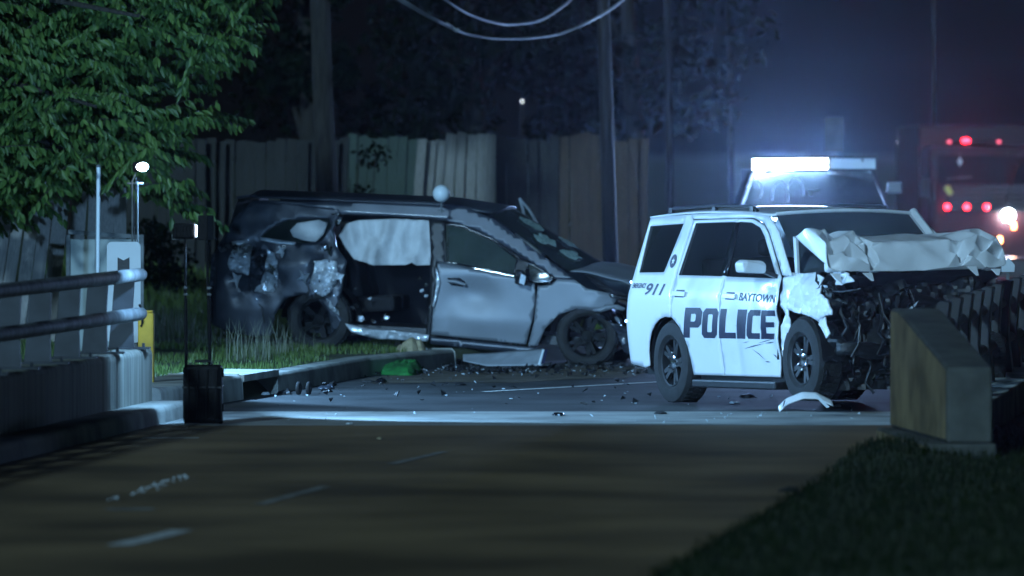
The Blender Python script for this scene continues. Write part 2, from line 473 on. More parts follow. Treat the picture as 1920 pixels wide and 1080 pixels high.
# painted lines: sheets a few millimetres above the road
def stripe(name, a, c, w, m, label, z=0.005, n=6):
    a, c = V((*a, z)), V((*c, z)); t = (c - a).normalized(); nr = V((-t.y, t.x, 0)) * w / 2
    b = MB()
    b.grid(2, n, lambda u, v: a + (c - a) * v + nr * (1 if u > .5 else -1) * (1 + .25 * noise.noise(V((v * 9, u * 7, a.y)))))
    return tag(b.build(name, m), label, kind='structure')
stripe('edge_line', (-0.27, 73.75), (1.95, 77.5), 0.12, 'line', 'white edge line across the asphalt behind the patrol car', n=20)
stripe('edge_line', (-3.14, 62.1), (-2.66, 62.15), 0.14, 'line', 'thin white line across the asphalt beside the kerb', n=10)
for a, c, w in (((-2.45, 45.5), (-2.13, 47.3), .15), ((-1.75, 50.7), (-1.37, 53.3), .09), ((-0.95, 57.0), (-0.55, 59.4), .08)):
    stripe('lane_dash', a, c, w, 'line' if w > .1 else 'wornline', 'worn white lane dash on the bridge asphalt')
stripe('edge_line', (-2.77, 50.0), (-2.45, 50.05), 0.3, 'wornline', 'short worn white patch on the bridge asphalt')

# grass as fields of blades
def blades(name, pts, hmin, hmax, w, m, label, lean=0.35, kind='stuff'):
    n = len(pts); pts = np.asarray(pts)
    z = ground_h(pts[:, 0], pts[:, 1])
    hh = RNG.uniform(hmin, hmax, n); a = RNG.uniform(0, 2 * np.pi, n); l = RNG.uniform(0, lean, n) * hh; la = RNG.uniform(0, 2 * np.pi, n)
    base = np.stack([pts[:, 0], pts[:, 1], z - .01], 1)
    dx = np.stack([np.cos(a), np.sin(a), 0 * a], 1) * w / 2
    mid = base + np.stack([np.cos(la) * l * .35, np.sin(la) * l * .35, hh * .6], 1)
    tip = base + np.stack([np.cos(la) * l, np.sin(la) * l, hh], 1)
    vs = np.stack([base - dx, base + dx, mid + dx * .7, mid - dx * .7, tip], 1).reshape(-1, 3)
    b = MB(); b.v = [tuple(v) for v in vs.tolist()]
    b.f = [f for i in range(n) for f in ((5 * i, 5 * i + 1, 5 * i + 2, 5 * i + 3), (5 * i + 3, 5 * i + 2, 5 * i + 4))]
    o = b.build(name, m)
    return tag(o, label, None if kind == 'stuff' else 'plant', kind=kind if kind == 'stuff' else None)
def scatter(n, x0, x1, y0, y1, test):
    q = np.stack([RNG.uniform(x0, x1, n), RNG.uniform(y0, y1, n)], 1)
    return q[test(q)]
lv = lambda q: -segdist(LEFT, q[:, 0], q[:, 1])
rv = lambda q: segdist(RIGHT, q[:, 0], q[:, 1])
q = scatter(60000, -6, 2.5, 68, 92, lambda q: (lv(q) > .32) & ((lv(q) > .8) | (q[:, 1] > 74)) & (np.array([noise.noise(V((a * .9, b * .5, 0))) for a, b in q]) > -.16))
blades('grass', q[:26000], .03, .10, .012, 'blade', 'short green grass on the verge beside the wrecked minivan')
q = scatter(30000, -6, 6, 86, 99, lambda q: lv(q) > 1.2)
blades('grass', q[:16000], .06, .20, .02, 'blade', 'rough green grass on the bank below the fence')
q = scatter(60000, 0.5, 6.5, 41, 63, lambda q: (rv(q) > np.array([.10 + .22 * noise.noise(V((a * 2.5, b * .9, 5))) for a, b in q])))
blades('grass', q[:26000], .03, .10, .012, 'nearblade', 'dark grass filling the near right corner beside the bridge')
def clump(px, py, n, rx, ry, hmin, hmax, label, z=0.2, m='dry'):
    c = G(px, py, z)
    q = np.stack([RNG.normal(c.x, rx, n), RNG.normal(c.y, ry, n)], 1)
    t = thing('grass_clump', label, 'grass clump', (c.x, c.y, h1(c.x, c.y)))
    o = blades('blades', q, hmin, hmax, .007, m, None, .45)
    o.parent = t; o.matrix_parent_inverse = wm(t).inverted()
    return t
clump(475, 672, 110, .16, .5, .15, .52, 'tall pale dry grass clump at the kerb in front of the rear wheel')
clump(540, 660, 60, .12, .5, .12, .38, 'sparser pale grass clump below the minivan rear wheel arch')
clump(306, 600, 170, .22, .8, .15, .42, 'tall pale grass strip behind the yellow post', .45)
clump(385, 606, 40, .10, .5, .12, .34, 'pale grass tuft seen just right of the floodlight poles', .45)

# ------------------------------------------------------------------ left bridge parapet with tube rails
PE = V((-3.29, 67.0, 0)); PD = V((-0.105, -1, 0)).normalized(); PN = V((1, -0.105, 0)).normalized()   # far end, towards camera, towards road
def wl(s, n, z): return PE + PD * s + PN * n + V((0, 0, z))
lp = thing('bridge_parapet', 'stained concrete bridge parapet with two steel tube rails on the left', 'parapet', PE)
b = MB()
L_ = 40
b.prism([wl(0, 0, .13), wl(0, 0, .60), wl(0, -.03, .635), wl(0, -.38, .635), wl(0, -.38, .13)], PD * L_)
b.build('wall', 'stained', lp, bevel=.02)
b = MB()
b.prism([wl(-.1, .34, -.12), wl(-.1, .31, .12), wl(-.1, .28, .15), wl(-.1, -.40, .15), wl(-.1, -.40, -.12)], PD * (L_ + .1))
b.build('ledge', 'concrete', lp, bevel=.02)
for zc, rr in ((1.31, .062), (.955, .062)):
    b = MB()
    b.tube([wl(s, -.05, zc) for s in (.36, .60, 1.5, 3.2, 3.25, 10, 20, L_)], [rr * 1.03] * 5 + [rr] * 3 if False else [rr * .9, rr, rr, rr, rr, rr, rr, rr], 16)
    b.build('rail_tube', 'galv', lp, smooth=40)
pm = None
for i in range(26):
    s = .45 + i * 1.5
    b = MB()
    b.prism([wl(s, -.10, .636), wl(s, -.33, .636), wl(s, -.30, .95), wl(s, -.27, 1.34), wl(s, -.09, 1.34), wl(s, -.11, 1.0)], PD * .05)
    b.box(wl(s + .03, -.15, .645), (.40, .24, .016))
    for k in (-.16, .14): b.tube([wl(s + .03, -.15 + k, .65), wl(s + .03, -.15 + k, .69)], .015, 6)
    b.build('post', 'posts', lp)

# right-hand bridge railing: posts on a low wall
RD = V((0.124, 1, 0)).normalized(); RN = V((-1, 0.124, 0)).normalized(); RE = V((3.46, 60.6, 0))
def wr(s, n, z): return RE + RD * s + RN * n + V((0, 0, z))
rp_ = thing('bridge_railing', 'black bridge railing of curved posts on a low wall at the right', 'railing', RE)
b = MB()
b.prism([wr(-.2, -.42, -.1), wr(-.2, -.42, .32), wr(-.2, -.02, .32), wr(-.2, .02, .28), wr(-.2, .02, -.1)], RD * 38)
b.build('wall', 'concrete', rp_, bevel=.02)
for i in range(24):
    s = .1 + i * 1.55
    prof = [(-.30, .321), (.00, .321), (.02, .75), (.00, 1.02), (-.035, 1.12), (-.09, 1.18), (-.17, 1.20), (-.30, 1.19), (-.25, 1.0), (-.22, .7)]
    b = MB()
    b.prism([wr(s, n * .55, z) for n, z in prof], RD * .30)
    b.build('post', 'blacksteel', rp_, bevel=.012)
b = MB(); b.tube([wr(s, -.06, .98) for s in (0, 38)], .05, 10); b.build('rail_tube', 'blacksteel', rp_, smooth=40)
b = MB(); b.tube([wr(s, -.06, .62) for s in (0, 38)], .05, 10); b.build('rail_tube', 'blacksteel', rp_, smooth=40)

# yellow end block with sloping top, on its plinth; shade of top and end put into their colour
yb = thing('parapet_end_block', 'yellow painted concrete end block with a sloping top beside the dark railing', 'concrete block', (3.35, 58.5, 0))
f0, f1 = V((3.11, 60.1, 0)), V((3.385, 57.0, 0)); ac = V((.36, .03, 0))
b = MB()
def at(p, z): return p + V((0, 0, z))
fm = f0.lerp(f1, .14)
b.add([at(f0, .17), at(fm, .17), at(f1, .17), at(f1, .76), at(fm, 1.15), at(f0, 1.15)] + [at(p + ac, z) for p, z in ((f0, .17), (fm, .17), (f1, .17), (f1, .76), (fm, 1.15), (f0, 1.15))],
      [(5, 4, 3, 2, 1, 0), (6, 7, 8, 9, 10, 11), (0, 1, 7, 6), (1, 2, 8, 7), (2, 3, 9, 8), (3, 4, 10, 9), (4, 5, 11, 10), (5, 0, 6, 11)])
blk = b.build('block', 'darkcon', yb, bevel=.025)
out_ = V((-.995, -.09, 0)) * .003
b = MB()
b.prism([at(f0, .20) + out_, at(f1.lerp(f0, .012), .20) + out_, at(f1.lerp(f0, .012), .74) + out_, at(fm, 1.125) + out_, at(f0.lerp(f1, .012), 1.125) + out_], out_ * .5)
b.build('painted_face', 'yconcrete', blk)
b = MB()
g0, g1 = V((3.00, 60.2, 0)), V((3.23, 56.9, 0)); ac2 = V((.54, .05, 0))
b.prism([at(g0, -.25), at(g1, -.25), at(g1 + ac2, -.25), at(g0 + ac2, -.25)], (0, 0, .418))
pli = b.build('plinth', 'darkcon', yb, bevel=.02)
b = MB(); b.prism([at(g0, -.2) + out_, at(g1, -.2) + out_, at(g1, .145) + out_, at(g0, .145) + out_], out_ * .5); b.build('painted_face', 'yconcrete', pli)

# ------------------------------------------------------------------ left roadside things
c = P(274, 700, 69.5)
yp = thing('yellow_post', 'short yellow marker post standing behind the end of the parapet', 'post', (c.x, 69.5, .15))
b = MB(); w = .075
b.prism([(c.x - w, 69.42, .12), (c.x + w, 69.42, .12), (c.x + w, 69.6, .12), (c.x - w, 69.6, .12)], (0, 0, .78)); b.build('shaft', 'yellow', yp, bevel=.02)
b = MB(); b.prism([(c.x - w + .01, 69.43, .901), (c.x + w - .01, 69.43, .901), (c.x + w - .01, 69.59, .901), (c.x - w + .01, 69.59, .901)], (0, 0, .02)); b.build('cap', 'yellow', yp, bevel=.008)
b = MB(); b.tube([(c.x - .06, 69.40, .98), (c.x - .035, 69.40, .92), (c.x - .03, 69.40, .80), (c.x - .045, 69.405, .77)], .012, 6); b.build('strap', 'plastic', yp)

# back of a road sign behind the rail
c = P(232, 530, 71.0)
sg = thing('road_sign', 'white rounded sign board with a small black mark behind the upper rail', 'sign', (c.x, 71.0, .2))
def rrect(cx, cz, w, h, r, y, n=5):
    pts = []
    for (sx, sz, a0) in ((1, 1, 0), (-1, 1, 90), (-1, -1, 180), (1, -1, 270)):
        for k in range(n):
            a = R(a0 + 90 * k / (n - 1)); pts.append((cx + sx * (w / 2 - r) + r * math.cos(a), y, cz + sz * (h / 2 - r) + r * math.sin(a)))
    return pts
b = MB(); zc = H - (548 - YH) / F * 71
b.prism(rrect(c.x, zc, .33, .98, .05, 71.0), (0, .012, 0)); b.build('board', 'signwhite', sg, bevel=.003)
b = MB()
mx, mz = c.x - .002, H - (494 - YH) / F * 71
b.prism([(mx - .058, 70.996, mz - .07), (mx - .058, 70.996, mz + .06), (mx, 70.996, mz + .03), (mx + .058, 70.996, mz + .06), (mx + .058, 70.996, mz - .07)], (0, .003, 0)); b.build('mark', 'plastic', sg)
for dx in (-.1, .1):
    b = MB(); b.box((c.x + dx, 71.045, .72), (.05, .05, 1.25)); b.build('leg', 'galv', sg)

c = P(184, 640, 79.0)
sp = thing('steel_pole', 'slim bright steel pole standing in front of the wooden fence', 'pole', (c.x, 79.0, .2))
b = MB(); b.tube([(c.x - .012, 79, .1), (c.x + .004, 79, 2.25)], .022, 10); b.build('pole', 'signwhite', sp, smooth=40)
b = MB(); b.lathe([(0, .024), (.02, .026), (.035, 0.0)], (c.x + .004, 79, 2.25), (0, 0, 1), 10); b.build('cap', 'galv', sp)

# sheet gate in front of the fence
Yg = 80.6
gx0, gx1, gz0, gz1 = P(128, 0, Yg).x, P(266, 0, Yg).x, .1, H - (440 - YH) / F * Yg
gt = thing('sheet_gate', 'low grey gate of two plain sheet panels below the wooden fence', 'gate', (gx0, Yg, gz0))
gm = P(183, 0, Yg).x
for a, c in ((gx0, gm), (gm, gx1)):
    b = MB(); b.box(((a + c) / 2, Yg, (gz0 + gz1) / 2 - .02), (c - a - .05, .02, gz1 - gz0 - .06)); b.build('sheet_panel', 'panel', gt, bevel=.003)
for x in (gx0, gm, gx1):
    b = MB(); b.box((x, Yg - .002, (gz0 + gz1) / 2), (.045, .05, gz1 - gz0)); b.build('frame', 'galv', gt, bevel=.004)
b = MB(); b.prism([(gx0, Yg - .03, gz1 + .01), (gx1, Yg - .03, gz1 - .05), (gx1, Yg - .03, gz1 - .005), (gx0, Yg - .03, gz1 + .055)], (0, .05, 0)); b.build('top_rail', 'galv', gt)

# wooden fences: every board a part
bmesh_cache = {}
def board_mesh(k, m):
    key = (k, m)
    if key in bmesh_cache: return bmesh_cache[key]
    r = random.Random(k * 31 + 5)
    b = MB(); n = 5; w = .5
    vs = []
    for j in range(n):
        z = j / (n - 1); o = r.uniform(-.06, .06); tk = 1.0
        top = (r.uniform(-.012, .012) if j == n - 1 else 0, r.uniform(-.012, .012) if j == n - 1 else 0)
        cup = r.uniform(-.25, .25)
        vs += [(-w + o, -.5 + cup, z + top[0]), (w + o, -.5 - cup, z + top[1]), (w + o, .5 - cup, z + top[1]), (-w + o, .5 + cup, z + top[0])]
    fs = [(j * 4 + a, j * 4 + (a + 1) % 4, (j + 1) * 4 + (a + 1) % 4, (j + 1) * 4 + a) for j in range(n - 1) for a in range(4)] + [(3, 2, 1, 0), tuple((n - 1) * 4 + a for a in range(4))]
    b.add(vs, fs)
    me = bpy.data.meshes.new('board'); me.from_pydata(b.v, [], b.f); me.materials.append(M[m]); me.update()
    bmesh_cache[key] = me
    return me
def add_board(parent, x, y, z0, z1, w, lean, m, tw=0.0, k=None):
    o = bpy.data.objects.new('board', board_mesh(random.randrange(6) if k is None else k, m))
    COL.objects.link(o); o.parent = parent
    l = parent.location
    o.location = (x - l.x, y - l.y, z0 - l.z)
    o.scale = (w, .022, z1 - z0)
    o.rotation_euler = (R(random.uniform(-1.2, 1.2)), R(lean), R(tw + random.uniform(-3, 3)))
    return o
Yf = 82.6
fx = P(-40, 0, Yf).x
lf = thing('wooden_fence', 'pale leaning wooden board fence under the tree at the left', 'fence', (fx, Yf, 0))
px = -220
while px < 224:
    wpx = random.uniform(22, 29)
    lean = np.interp(px, [-220, 0, 120, 170, 230], [12, 9, 4.5, 1.5, 0.2]) + random.uniform(-.8, .8)
    p = P(px + wpx / 2, 0, Yf + .3 * noise.noise(V((px * .05, 0, 3))))
    zt = H - (np.interp(px, [-200, 100, 228], [262, 296, 322]) + random.uniform(-6, 6) - YH) / F * Yf
    hgt = zt - .0
    x = p.x - math.tan(R(lean)) * hgt
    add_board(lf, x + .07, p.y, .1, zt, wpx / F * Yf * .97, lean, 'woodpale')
    px += wpx * .985
for z in (.7, 1.9):
    b = MB(); b.box(((P(-220, 0, Yf).x + P(226, 0, Yf).x) / 2, Yf + .32, z), (446 / F * Yf, .05, .09)); b.build('fence_rail', 'wood', lf)

Yb = 97.5
bf = thing('wooden_fence', 'dark high board fence with one section coloured pale as if lit across the bank behind the minivan', 'fence', (0, Yb, 1.0))
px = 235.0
while px < 1216:  # board tones carry the lit patch, the shade beside it and warm glow
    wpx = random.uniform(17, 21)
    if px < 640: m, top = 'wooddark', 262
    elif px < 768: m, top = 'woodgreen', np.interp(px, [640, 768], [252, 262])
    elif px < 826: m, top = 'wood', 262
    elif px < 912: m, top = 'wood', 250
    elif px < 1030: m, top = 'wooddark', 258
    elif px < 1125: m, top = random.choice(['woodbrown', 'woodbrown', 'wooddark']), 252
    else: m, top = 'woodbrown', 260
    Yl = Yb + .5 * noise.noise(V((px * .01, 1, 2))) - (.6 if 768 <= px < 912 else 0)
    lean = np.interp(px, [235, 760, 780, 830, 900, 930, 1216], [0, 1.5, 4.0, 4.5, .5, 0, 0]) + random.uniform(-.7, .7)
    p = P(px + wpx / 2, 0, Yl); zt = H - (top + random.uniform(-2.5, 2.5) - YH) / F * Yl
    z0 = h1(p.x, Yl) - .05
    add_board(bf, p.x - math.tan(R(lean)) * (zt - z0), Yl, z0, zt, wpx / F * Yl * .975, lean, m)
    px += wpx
for z in (1.45, 2.3):
    b = MB(); b.tube([(P(235, 0, Yb).x, Yb + .6, z), (P(1216, 0, Yb).x, Yb + .6, z)], .05, 4); b.build('fence_rail', 'wooddark', bf)

# ------------------------------------------------------------------ trees
def leaf_mesh(specs, name, m, parent):
    """specs: arrays of position, direction along the leaf, side vector, length, width: each leaf a bent diamond"""
    p, d, sd, l, w = specs
    n = len(p); l = l[:, None]; w = w[:, None]
    up = np.cross(d, sd)
    a = p; c1 = p + d * l * .42 + sd * w * .5 + up * w * .12; c2 = p + d * l * .42 - sd * w * .5 + up * w * .12; t = p + d * l - up * l * .08
    e1 = p + d * l * .78 + sd * w * .30; e2 = p + d * l * .78 - sd * w * .30
    mid = p + d * l * .45
    vs = np.stack([a, c1, e1, t, e2, c2, mid], 1).reshape(-1, 3)
    inv = np.array(wm(parent).inverted())
    vs = vs @ inv[:3, :3].T + inv[:3, 3]
    me = bpy.data.meshes.new(name)
    fs = []
    for i in range(n):
        k = 7 * i
        fs += [(k, k + 1, k + 6), (k + 1, k + 2, k + 6), (k + 2, k + 3, k + 6), (k + 3, k + 4, k + 6), (k + 4, k + 5, k + 6), (k + 5, k, k + 6)]
    me.from_pydata(vs.tolist(), [], fs); me.update(); me.materials.append(M[m])
    o = bpy.data.objects.new(name, me); COL.objects.link(o); o.parent = parent; WM[o.name] = wm(parent)
    return o

def norm(a): return a / np.maximum(np.linalg.norm(a, axis=-1, keepdims=True), 1e-9)

# leafy tree at the upper left: twigs with hanging leaflets, spread through the crown
tree = thing('leafy_tree', 'large green leafy tree with drooping leaf sprays filling the upper left', 'tree', (-9.6, 83.5, .5))
b = MB()
b.tube([(-9.6, 83.5, .2), (-9.5, 83.4, 2.0), (-9.2, 83.0, 3.6), (-8.6, 82.4, 5.6), (-8.2, 82, 8)], [.32, .25, .22, .16, .06], 12)
b.build('trunk', 'bark', tree, smooth=60)
limbs = []
def crown_ok(px, py):
    e = np.interp(py, [-200, 0, 40, 90, 110, 130, 150, 205, 214, 236, 240, 262, 280, 298, 304, 330, 345, 380, 412, 440],
                  [480, 474, 462, 448, 405, 380, 262, 262, 380, 380, 300, 310, 330, 330, 300, 320, 345, 352, 372, 350])
    lowr = np.interp(px, [-40, 30, 60, 110, 190, 235, 250, 300, 345, 380, 400], [385, 395, 385, 348, 318, 308, 318, 345, 395, 412, 410])
    hole = (px > 262) & (px < 345) & (py > 52 + (345 - px) * .25) & (py < 182) & (RNG.random() > .18)
    return px < e and py < lowr and not hole
tw = []
tries = 0
while len(tw) < 2000 and tries < 30000:
    tries += 1
    px = RNG.uniform(-220, 480); py = RNG.uniform(-260, 425)
    if not crown_ok(px, py): continue
    edge = not crown_ok(px + 70, py)
    Yt = RNG.uniform(78.6, 82.2) if not edge else RNG.uniform(79.0, 82.0)
    p = P(px, py, Yt)
    if (p - C_POS).length < .42 : continue
    tw.append((px, py, Yt, RNG.uniform(.30, .62) * (.8 if edge else 1)))
# explicit long sprays seen against the dark
for (x0, y0, x1, y1) in ((225, 212, 474, 226), (240, 222, 420, 222), (235, 275, 392, 296), (250, 300, 350, 300), (300, 340, 372, 352), (280, 345, 378, 400), (260, 360, 372, 408), (300, 15, 455, 70), (330, 60, 400, 128), (265, 160, 398, 168), (258, 140, 338, 128), (275, 170, 402, 158), (410, 10, 470, 30)):
    for rr in range(3):
        a = P(x0 + RNG.uniform(-12, 12), y0 + RNG.uniform(-8, 8), 81.5 + RNG.uniform(-.8, .8)); c = P(x1, y1, 81.5 + RNG.uniform(-.5, .5))
        tw.append((a, c))
pos, dr, sd, ln, wd = [], [], [], [], []
bt = MB()
for q in tw:
    if len(q) == 2:
        a, c = np.array(q[0]), np.array(q[1])
    else:
        a = np.array(P(q[0], q[1], q[2]))
        ang = RNG.normal(-.25, .55)
        dirv = np.array([math.cos(ang) * (1 if RNG.random() < .78 else -1), RNG.normal(0, .45), math.sin(ang)])
        c = a + norm(dirv) * q[3]; a = a - norm(dirv) * q[3] * .3
    L = np.linalg.norm(c - a); n = max(4, int(L / .058))
    t = norm(c - a); side = norm(np.cross(t, np.array([0, 0, 1.0])))
    sag = L * .10
    if len(q) == 2 or RNG.random() < .25: bt.tube([tuple(a), tuple((a + c) / 2 + np.array([0, 0, sag * .6])), tuple(c)], [.006, .004, .002], 4, cap=False)
    for k in range(n):
        u = (k + RNG.random() * .5) / n
        pt = a + (c - a) * u + np.array([0, 0, sag * 4 * u * (1 - u) * .6])
        for s_ in (-1, 1):
            d = norm(t * RNG.uniform(.1, .7) + side * s_ * RNG.uniform(.25, .8) + np.array([0, 0, -RNG.uniform(.35, 1.1)]))
            pos.append(pt); dr.append(d); sd.append(norm(np.cross(d, np.array([RNG.normal(0, .5), 1.0, RNG.normal(0, .5)])))); g_ = RNG.uniform(.8, 1.45); ln.append(.115 * g_); wd.append(.043 * g_ * RNG.uniform(.8, 1.2))
print('leaves', len(pos))
leaf_mesh((np.array(pos), np.array(dr), np.array(sd), np.array(ln), np.array(wd)), 'crown', 'leaf', tree)
tag(bt.build('twigs', 'bark', tree), kind='stuff')
for (x, y, Yt, r) in ((60, 120, 79, .06), (180, 200, 78.5, .045), (260, 30, 78, .05), (120, 280, 79.5, .04), (30, -20, 80, .07), (300, -80, 79, .05)):
    e = P(x, y, Yt); s0 = V((-9.1, 82.9, 3.4 + (200 - y) * .004))
    b = MB(); b.tube([s0, s0.lerp(e, .5) + V((0, 0, .4)), e], [r * 1.8, r * 1.2, r * .4], 7); b.build('limb', 'bark', tree, smooth=60)

def small_leaves(centers, radii, n, size, name, m, parent, flat=.8):
    k = RNG.integers(0, len(centers), n)
    d = norm(RNG.normal(0, 1, (n, 3)))
    rr = RNG.uniform(.35, 1.0, n) ** .5
    p = np.array(centers)[k] + d * (np.array(radii)[k] * rr)[:, None] * np.array([1, 1, flat])
    dd = norm(RNG.normal(0, 1, (n, 3)) + np.array([0, 0, -.6]))
    s_ = norm(np.cross(dd, norm(RNG.normal(0, 1, (n, 3)))))
    l = RNG.uniform(.6, 1.2, n) * size
    return leaf_mesh((p, dd, s_, l, l * .55), name, m, parent)

# big trunk behind the minivan, a few leaves low on it
c = P(606, 370, 91)
tk = thing('tall_tree', 'tall straight tree trunk rising behind the roof of the minivan', 'tree', (c.x, 91, .7))
b = MB()
b.tube([(c.x + .07, 91, .4), (c.x + .06, 91, 1.4), (c.x + .035, 91, 2.2), (c.x - .01, 91, 3.2), (c.x - .05, 91, 4.6), (c.x - .1, 91.1, 7.5)], [.24, .16, .135, .13, .125, .10], 14)
b.build('trunk', 'bark', tk, smooth=60)
cs, rs = [], []
for (dx, dz, r) in ((.22, 4.35, .12), (.25, 3.3, .07), (-.7, 5.0, .4), (.6, 5.6, .8), (-.6, 5.8, .9), (.1, 6.8, 1.1), (-.4, 7.6, 1.0), (.6, 7.2, .8)):
    cs.append((c.x + dx, 91 - .1, dz)); rs.append(r)
    b = MB(); b.tube([(c.x - .03, 91, dz - .25), (c.x + dx * .5, 90.95, dz - .05), (c.x + dx, 90.9, dz)], [.03, .02, .008], 6); b.build('limb', 'bark', tk)
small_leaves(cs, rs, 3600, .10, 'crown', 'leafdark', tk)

# dark trees beyond the fence
dark_specs = [(-6.4, 103, 1.9, 6.5, 'broad dark tree beyond the fence at the left of the tall trunk'), (-3.0, 106, 1.8, 7.2, 'dark round-topped tree beyond the fence right of the tall trunk'),
              (-0.6, 104, 1.5, 6.2, 'dark tree beyond the pale fence section'), (1.7, 107, 1.6, 7.0, 'dark tree beyond the fence left of the leaning utility pole')]
for i, (x, y, r, top, lab) in enumerate(dark_specs):
    dtre = thing('dark_tree', lab, 'tree', (x, y, 1.0), group='dark trees beyond the board fence')
    b = MB(); b.tube([(x, y, .8), (x + .1, y, 2.5), (x, y, 4.2), (x - .1, y, top)], [.2, .15, .11, .04], 9); b.build('trunk', 'bark', dtre, smooth=60)
    cs, rs = [], []
    for k in range(14):
        a = RNG.uniform(0, 6.28); q = RNG.uniform(.15, .95) * r
        cs.append((x + q * math.cos(a), y + q * math.sin(a), RNG.uniform(2.6, top))); rs.append(RNG.uniform(.5, .95))
    for cc in cs[:7]:
        b = MB(); b.tube([(x, y, cc[2] - .8), ((x + cc[0]) / 2, (y + cc[1]) / 2, cc[2] - .2), cc], [.06, .04, .015], 6); b.build('limb', 'bark', dtre)
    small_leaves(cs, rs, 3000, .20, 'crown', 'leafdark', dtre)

# shrubs low on the bank at the left
for (x, y, Yt, r, lab) in ((300, 500, 92, .55, 'dark shrub behind the floodlight stand, below the tree sprays'), (655, 330, 94.5, .45, 'dark shrub climbing the green fence boards right of the trunk')):
    p = P(x, y, Yt); z = h1(p.x, Yt)
    sh = thing('shrub', lab, 'shrub', (p.x, Yt, z))
    for k in range(5):
        b = MB(); b.tube([(p.x, Yt, z), (p.x + RNG.normal(0, .1), Yt, z + .4), (p.x + RNG.normal(0, .25), Yt, p.z + RNG.uniform(-.1, .3))], [.02, .014, .005], 5); b.build('stem', 'bark', sh)
    cs = [(p.x + RNG.normal(0, .22), Yt + RNG.normal(0, .2), z + (p.z + r * .8 - z) * RNG.random()) for _ in range(12)]
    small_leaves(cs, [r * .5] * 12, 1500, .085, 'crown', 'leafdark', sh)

# utility poles and the slack wires between them
def pole(x0, y0, x1, y1, Yp, r, label, cat='utility pole', m='polewood', extra=0.0):
    a, c = P(x1, y1, Yp), P(x0, y0, Yp)
    z = h1(a.x, Yp) - .1
    d = (c - a); base = a - d * ((a.z - z) / max(d.z, .1)); top = c + d.normalized() * (2.0 + extra)
    t = thing('utility_pole', label, cat, base)
    b = MB(); b.tube([base, base.lerp(top, .5), top], [r * 1.12, r, r * .85], 12); b.build('pole', m, t, smooth=60)
    b = MB(); b.prism([top + V((-.7, -r - .06, -.5)), top + V((.7, -r - .06, -.5)), top + V((.7, -r, -.5)), top + V((-.7, -r, -.5))], (0, 0, .1)); b.build('crossarm', m, t)
    for dx in (-.6, -.25, .3, .62):
        b = MB(); b.lathe([(0, .02), (.03, .035), (.06, .02), (.09, .034), (.11, .0)], top + V((dx, -r - .03, -.4)), (0, 0, 1), 8); b.build('insulator', 'plastic', t)
    return t
pole(1131, 10, 1143, 430, 92, .088, 'leaning wooden utility pole where the slack wires meet, before the fence')
pole(1251, 10, 1257, 400, 101, .05, 'thin hazy pole right of the leaning utility pole')
pole(1366, 20, 1372, 380, 112, .045, 'faint pole behind the glow left of the lit light bar')
pole(1751, 10, 1751, 330, 118, .04, 'faint thin pole in the haze above the red beacon')
def wire(pts, Y0, Y1, r, label):
    n = len(pts); ps = []
    for i, (x, y) in enumerate(pts):
        ps.append(P(x, y, Y0 + (Y1 - Y0) * i / (n - 1)))
    # smooth
    sp = []
    for i in range(n - 1):
        p0, p1, p2, p3 = ps[max(i - 1, 0)], ps[i], ps[i + 1], ps[min(i + 2, n - 1)]
        for k in range(6):
            t = k / 6
            sp.append(.5 * ((2 * p1) + (p2 - p0) * t + (2 * p0 - 5 * p1 + 4 * p2 - p3) * t * t + (3 * p1 - p0 - 3 * p2 + p3) * t ** 3))
    sp.append(ps[-1])
    b = MB(); b.tube(sp, r, 6)
    return tag(b.build('power_line', 'wire', smooth=60), label, 'wire', 'slack wires strung across the top')
wire([(560, -130), (650, -62), (745, -2), (800, 30), (835, 47), (870, 62), (915, 71), (960, 73), (1010, 70), (1060, 60), (1131, 26), (1200, -25), (1300, -110)], 84, 92, .017, 'lower sagging wire with a splice, reaching the leaning utility pole')
wire([(700, -110), (770, -45), (835, 0), (870, 22), (900, 35), (930, 43), (960, 46), (1010, 39), (1050, 16), (1080, -10), (1131, -60)], 85, 92, .017, 'upper sagging wire nearest the top edge')
wire([(560, -136), (650, -67), (747, -6), (800, 27), (835, 45), (850, 53)], 84, 86.6, .013, 'short second strand twisted along the lower wire')
b = MB(); p = P(845, 50, 86.5); b.tube([p + V((-.06, 0, .04)), p, p + V((.07, 0, -.05)), p + V((.1, 0, -.03))], .022, 8)
tag(b.build('wire_splice', 'wire'), 'small splice clamp on the lower sagging wire', 'clamp')

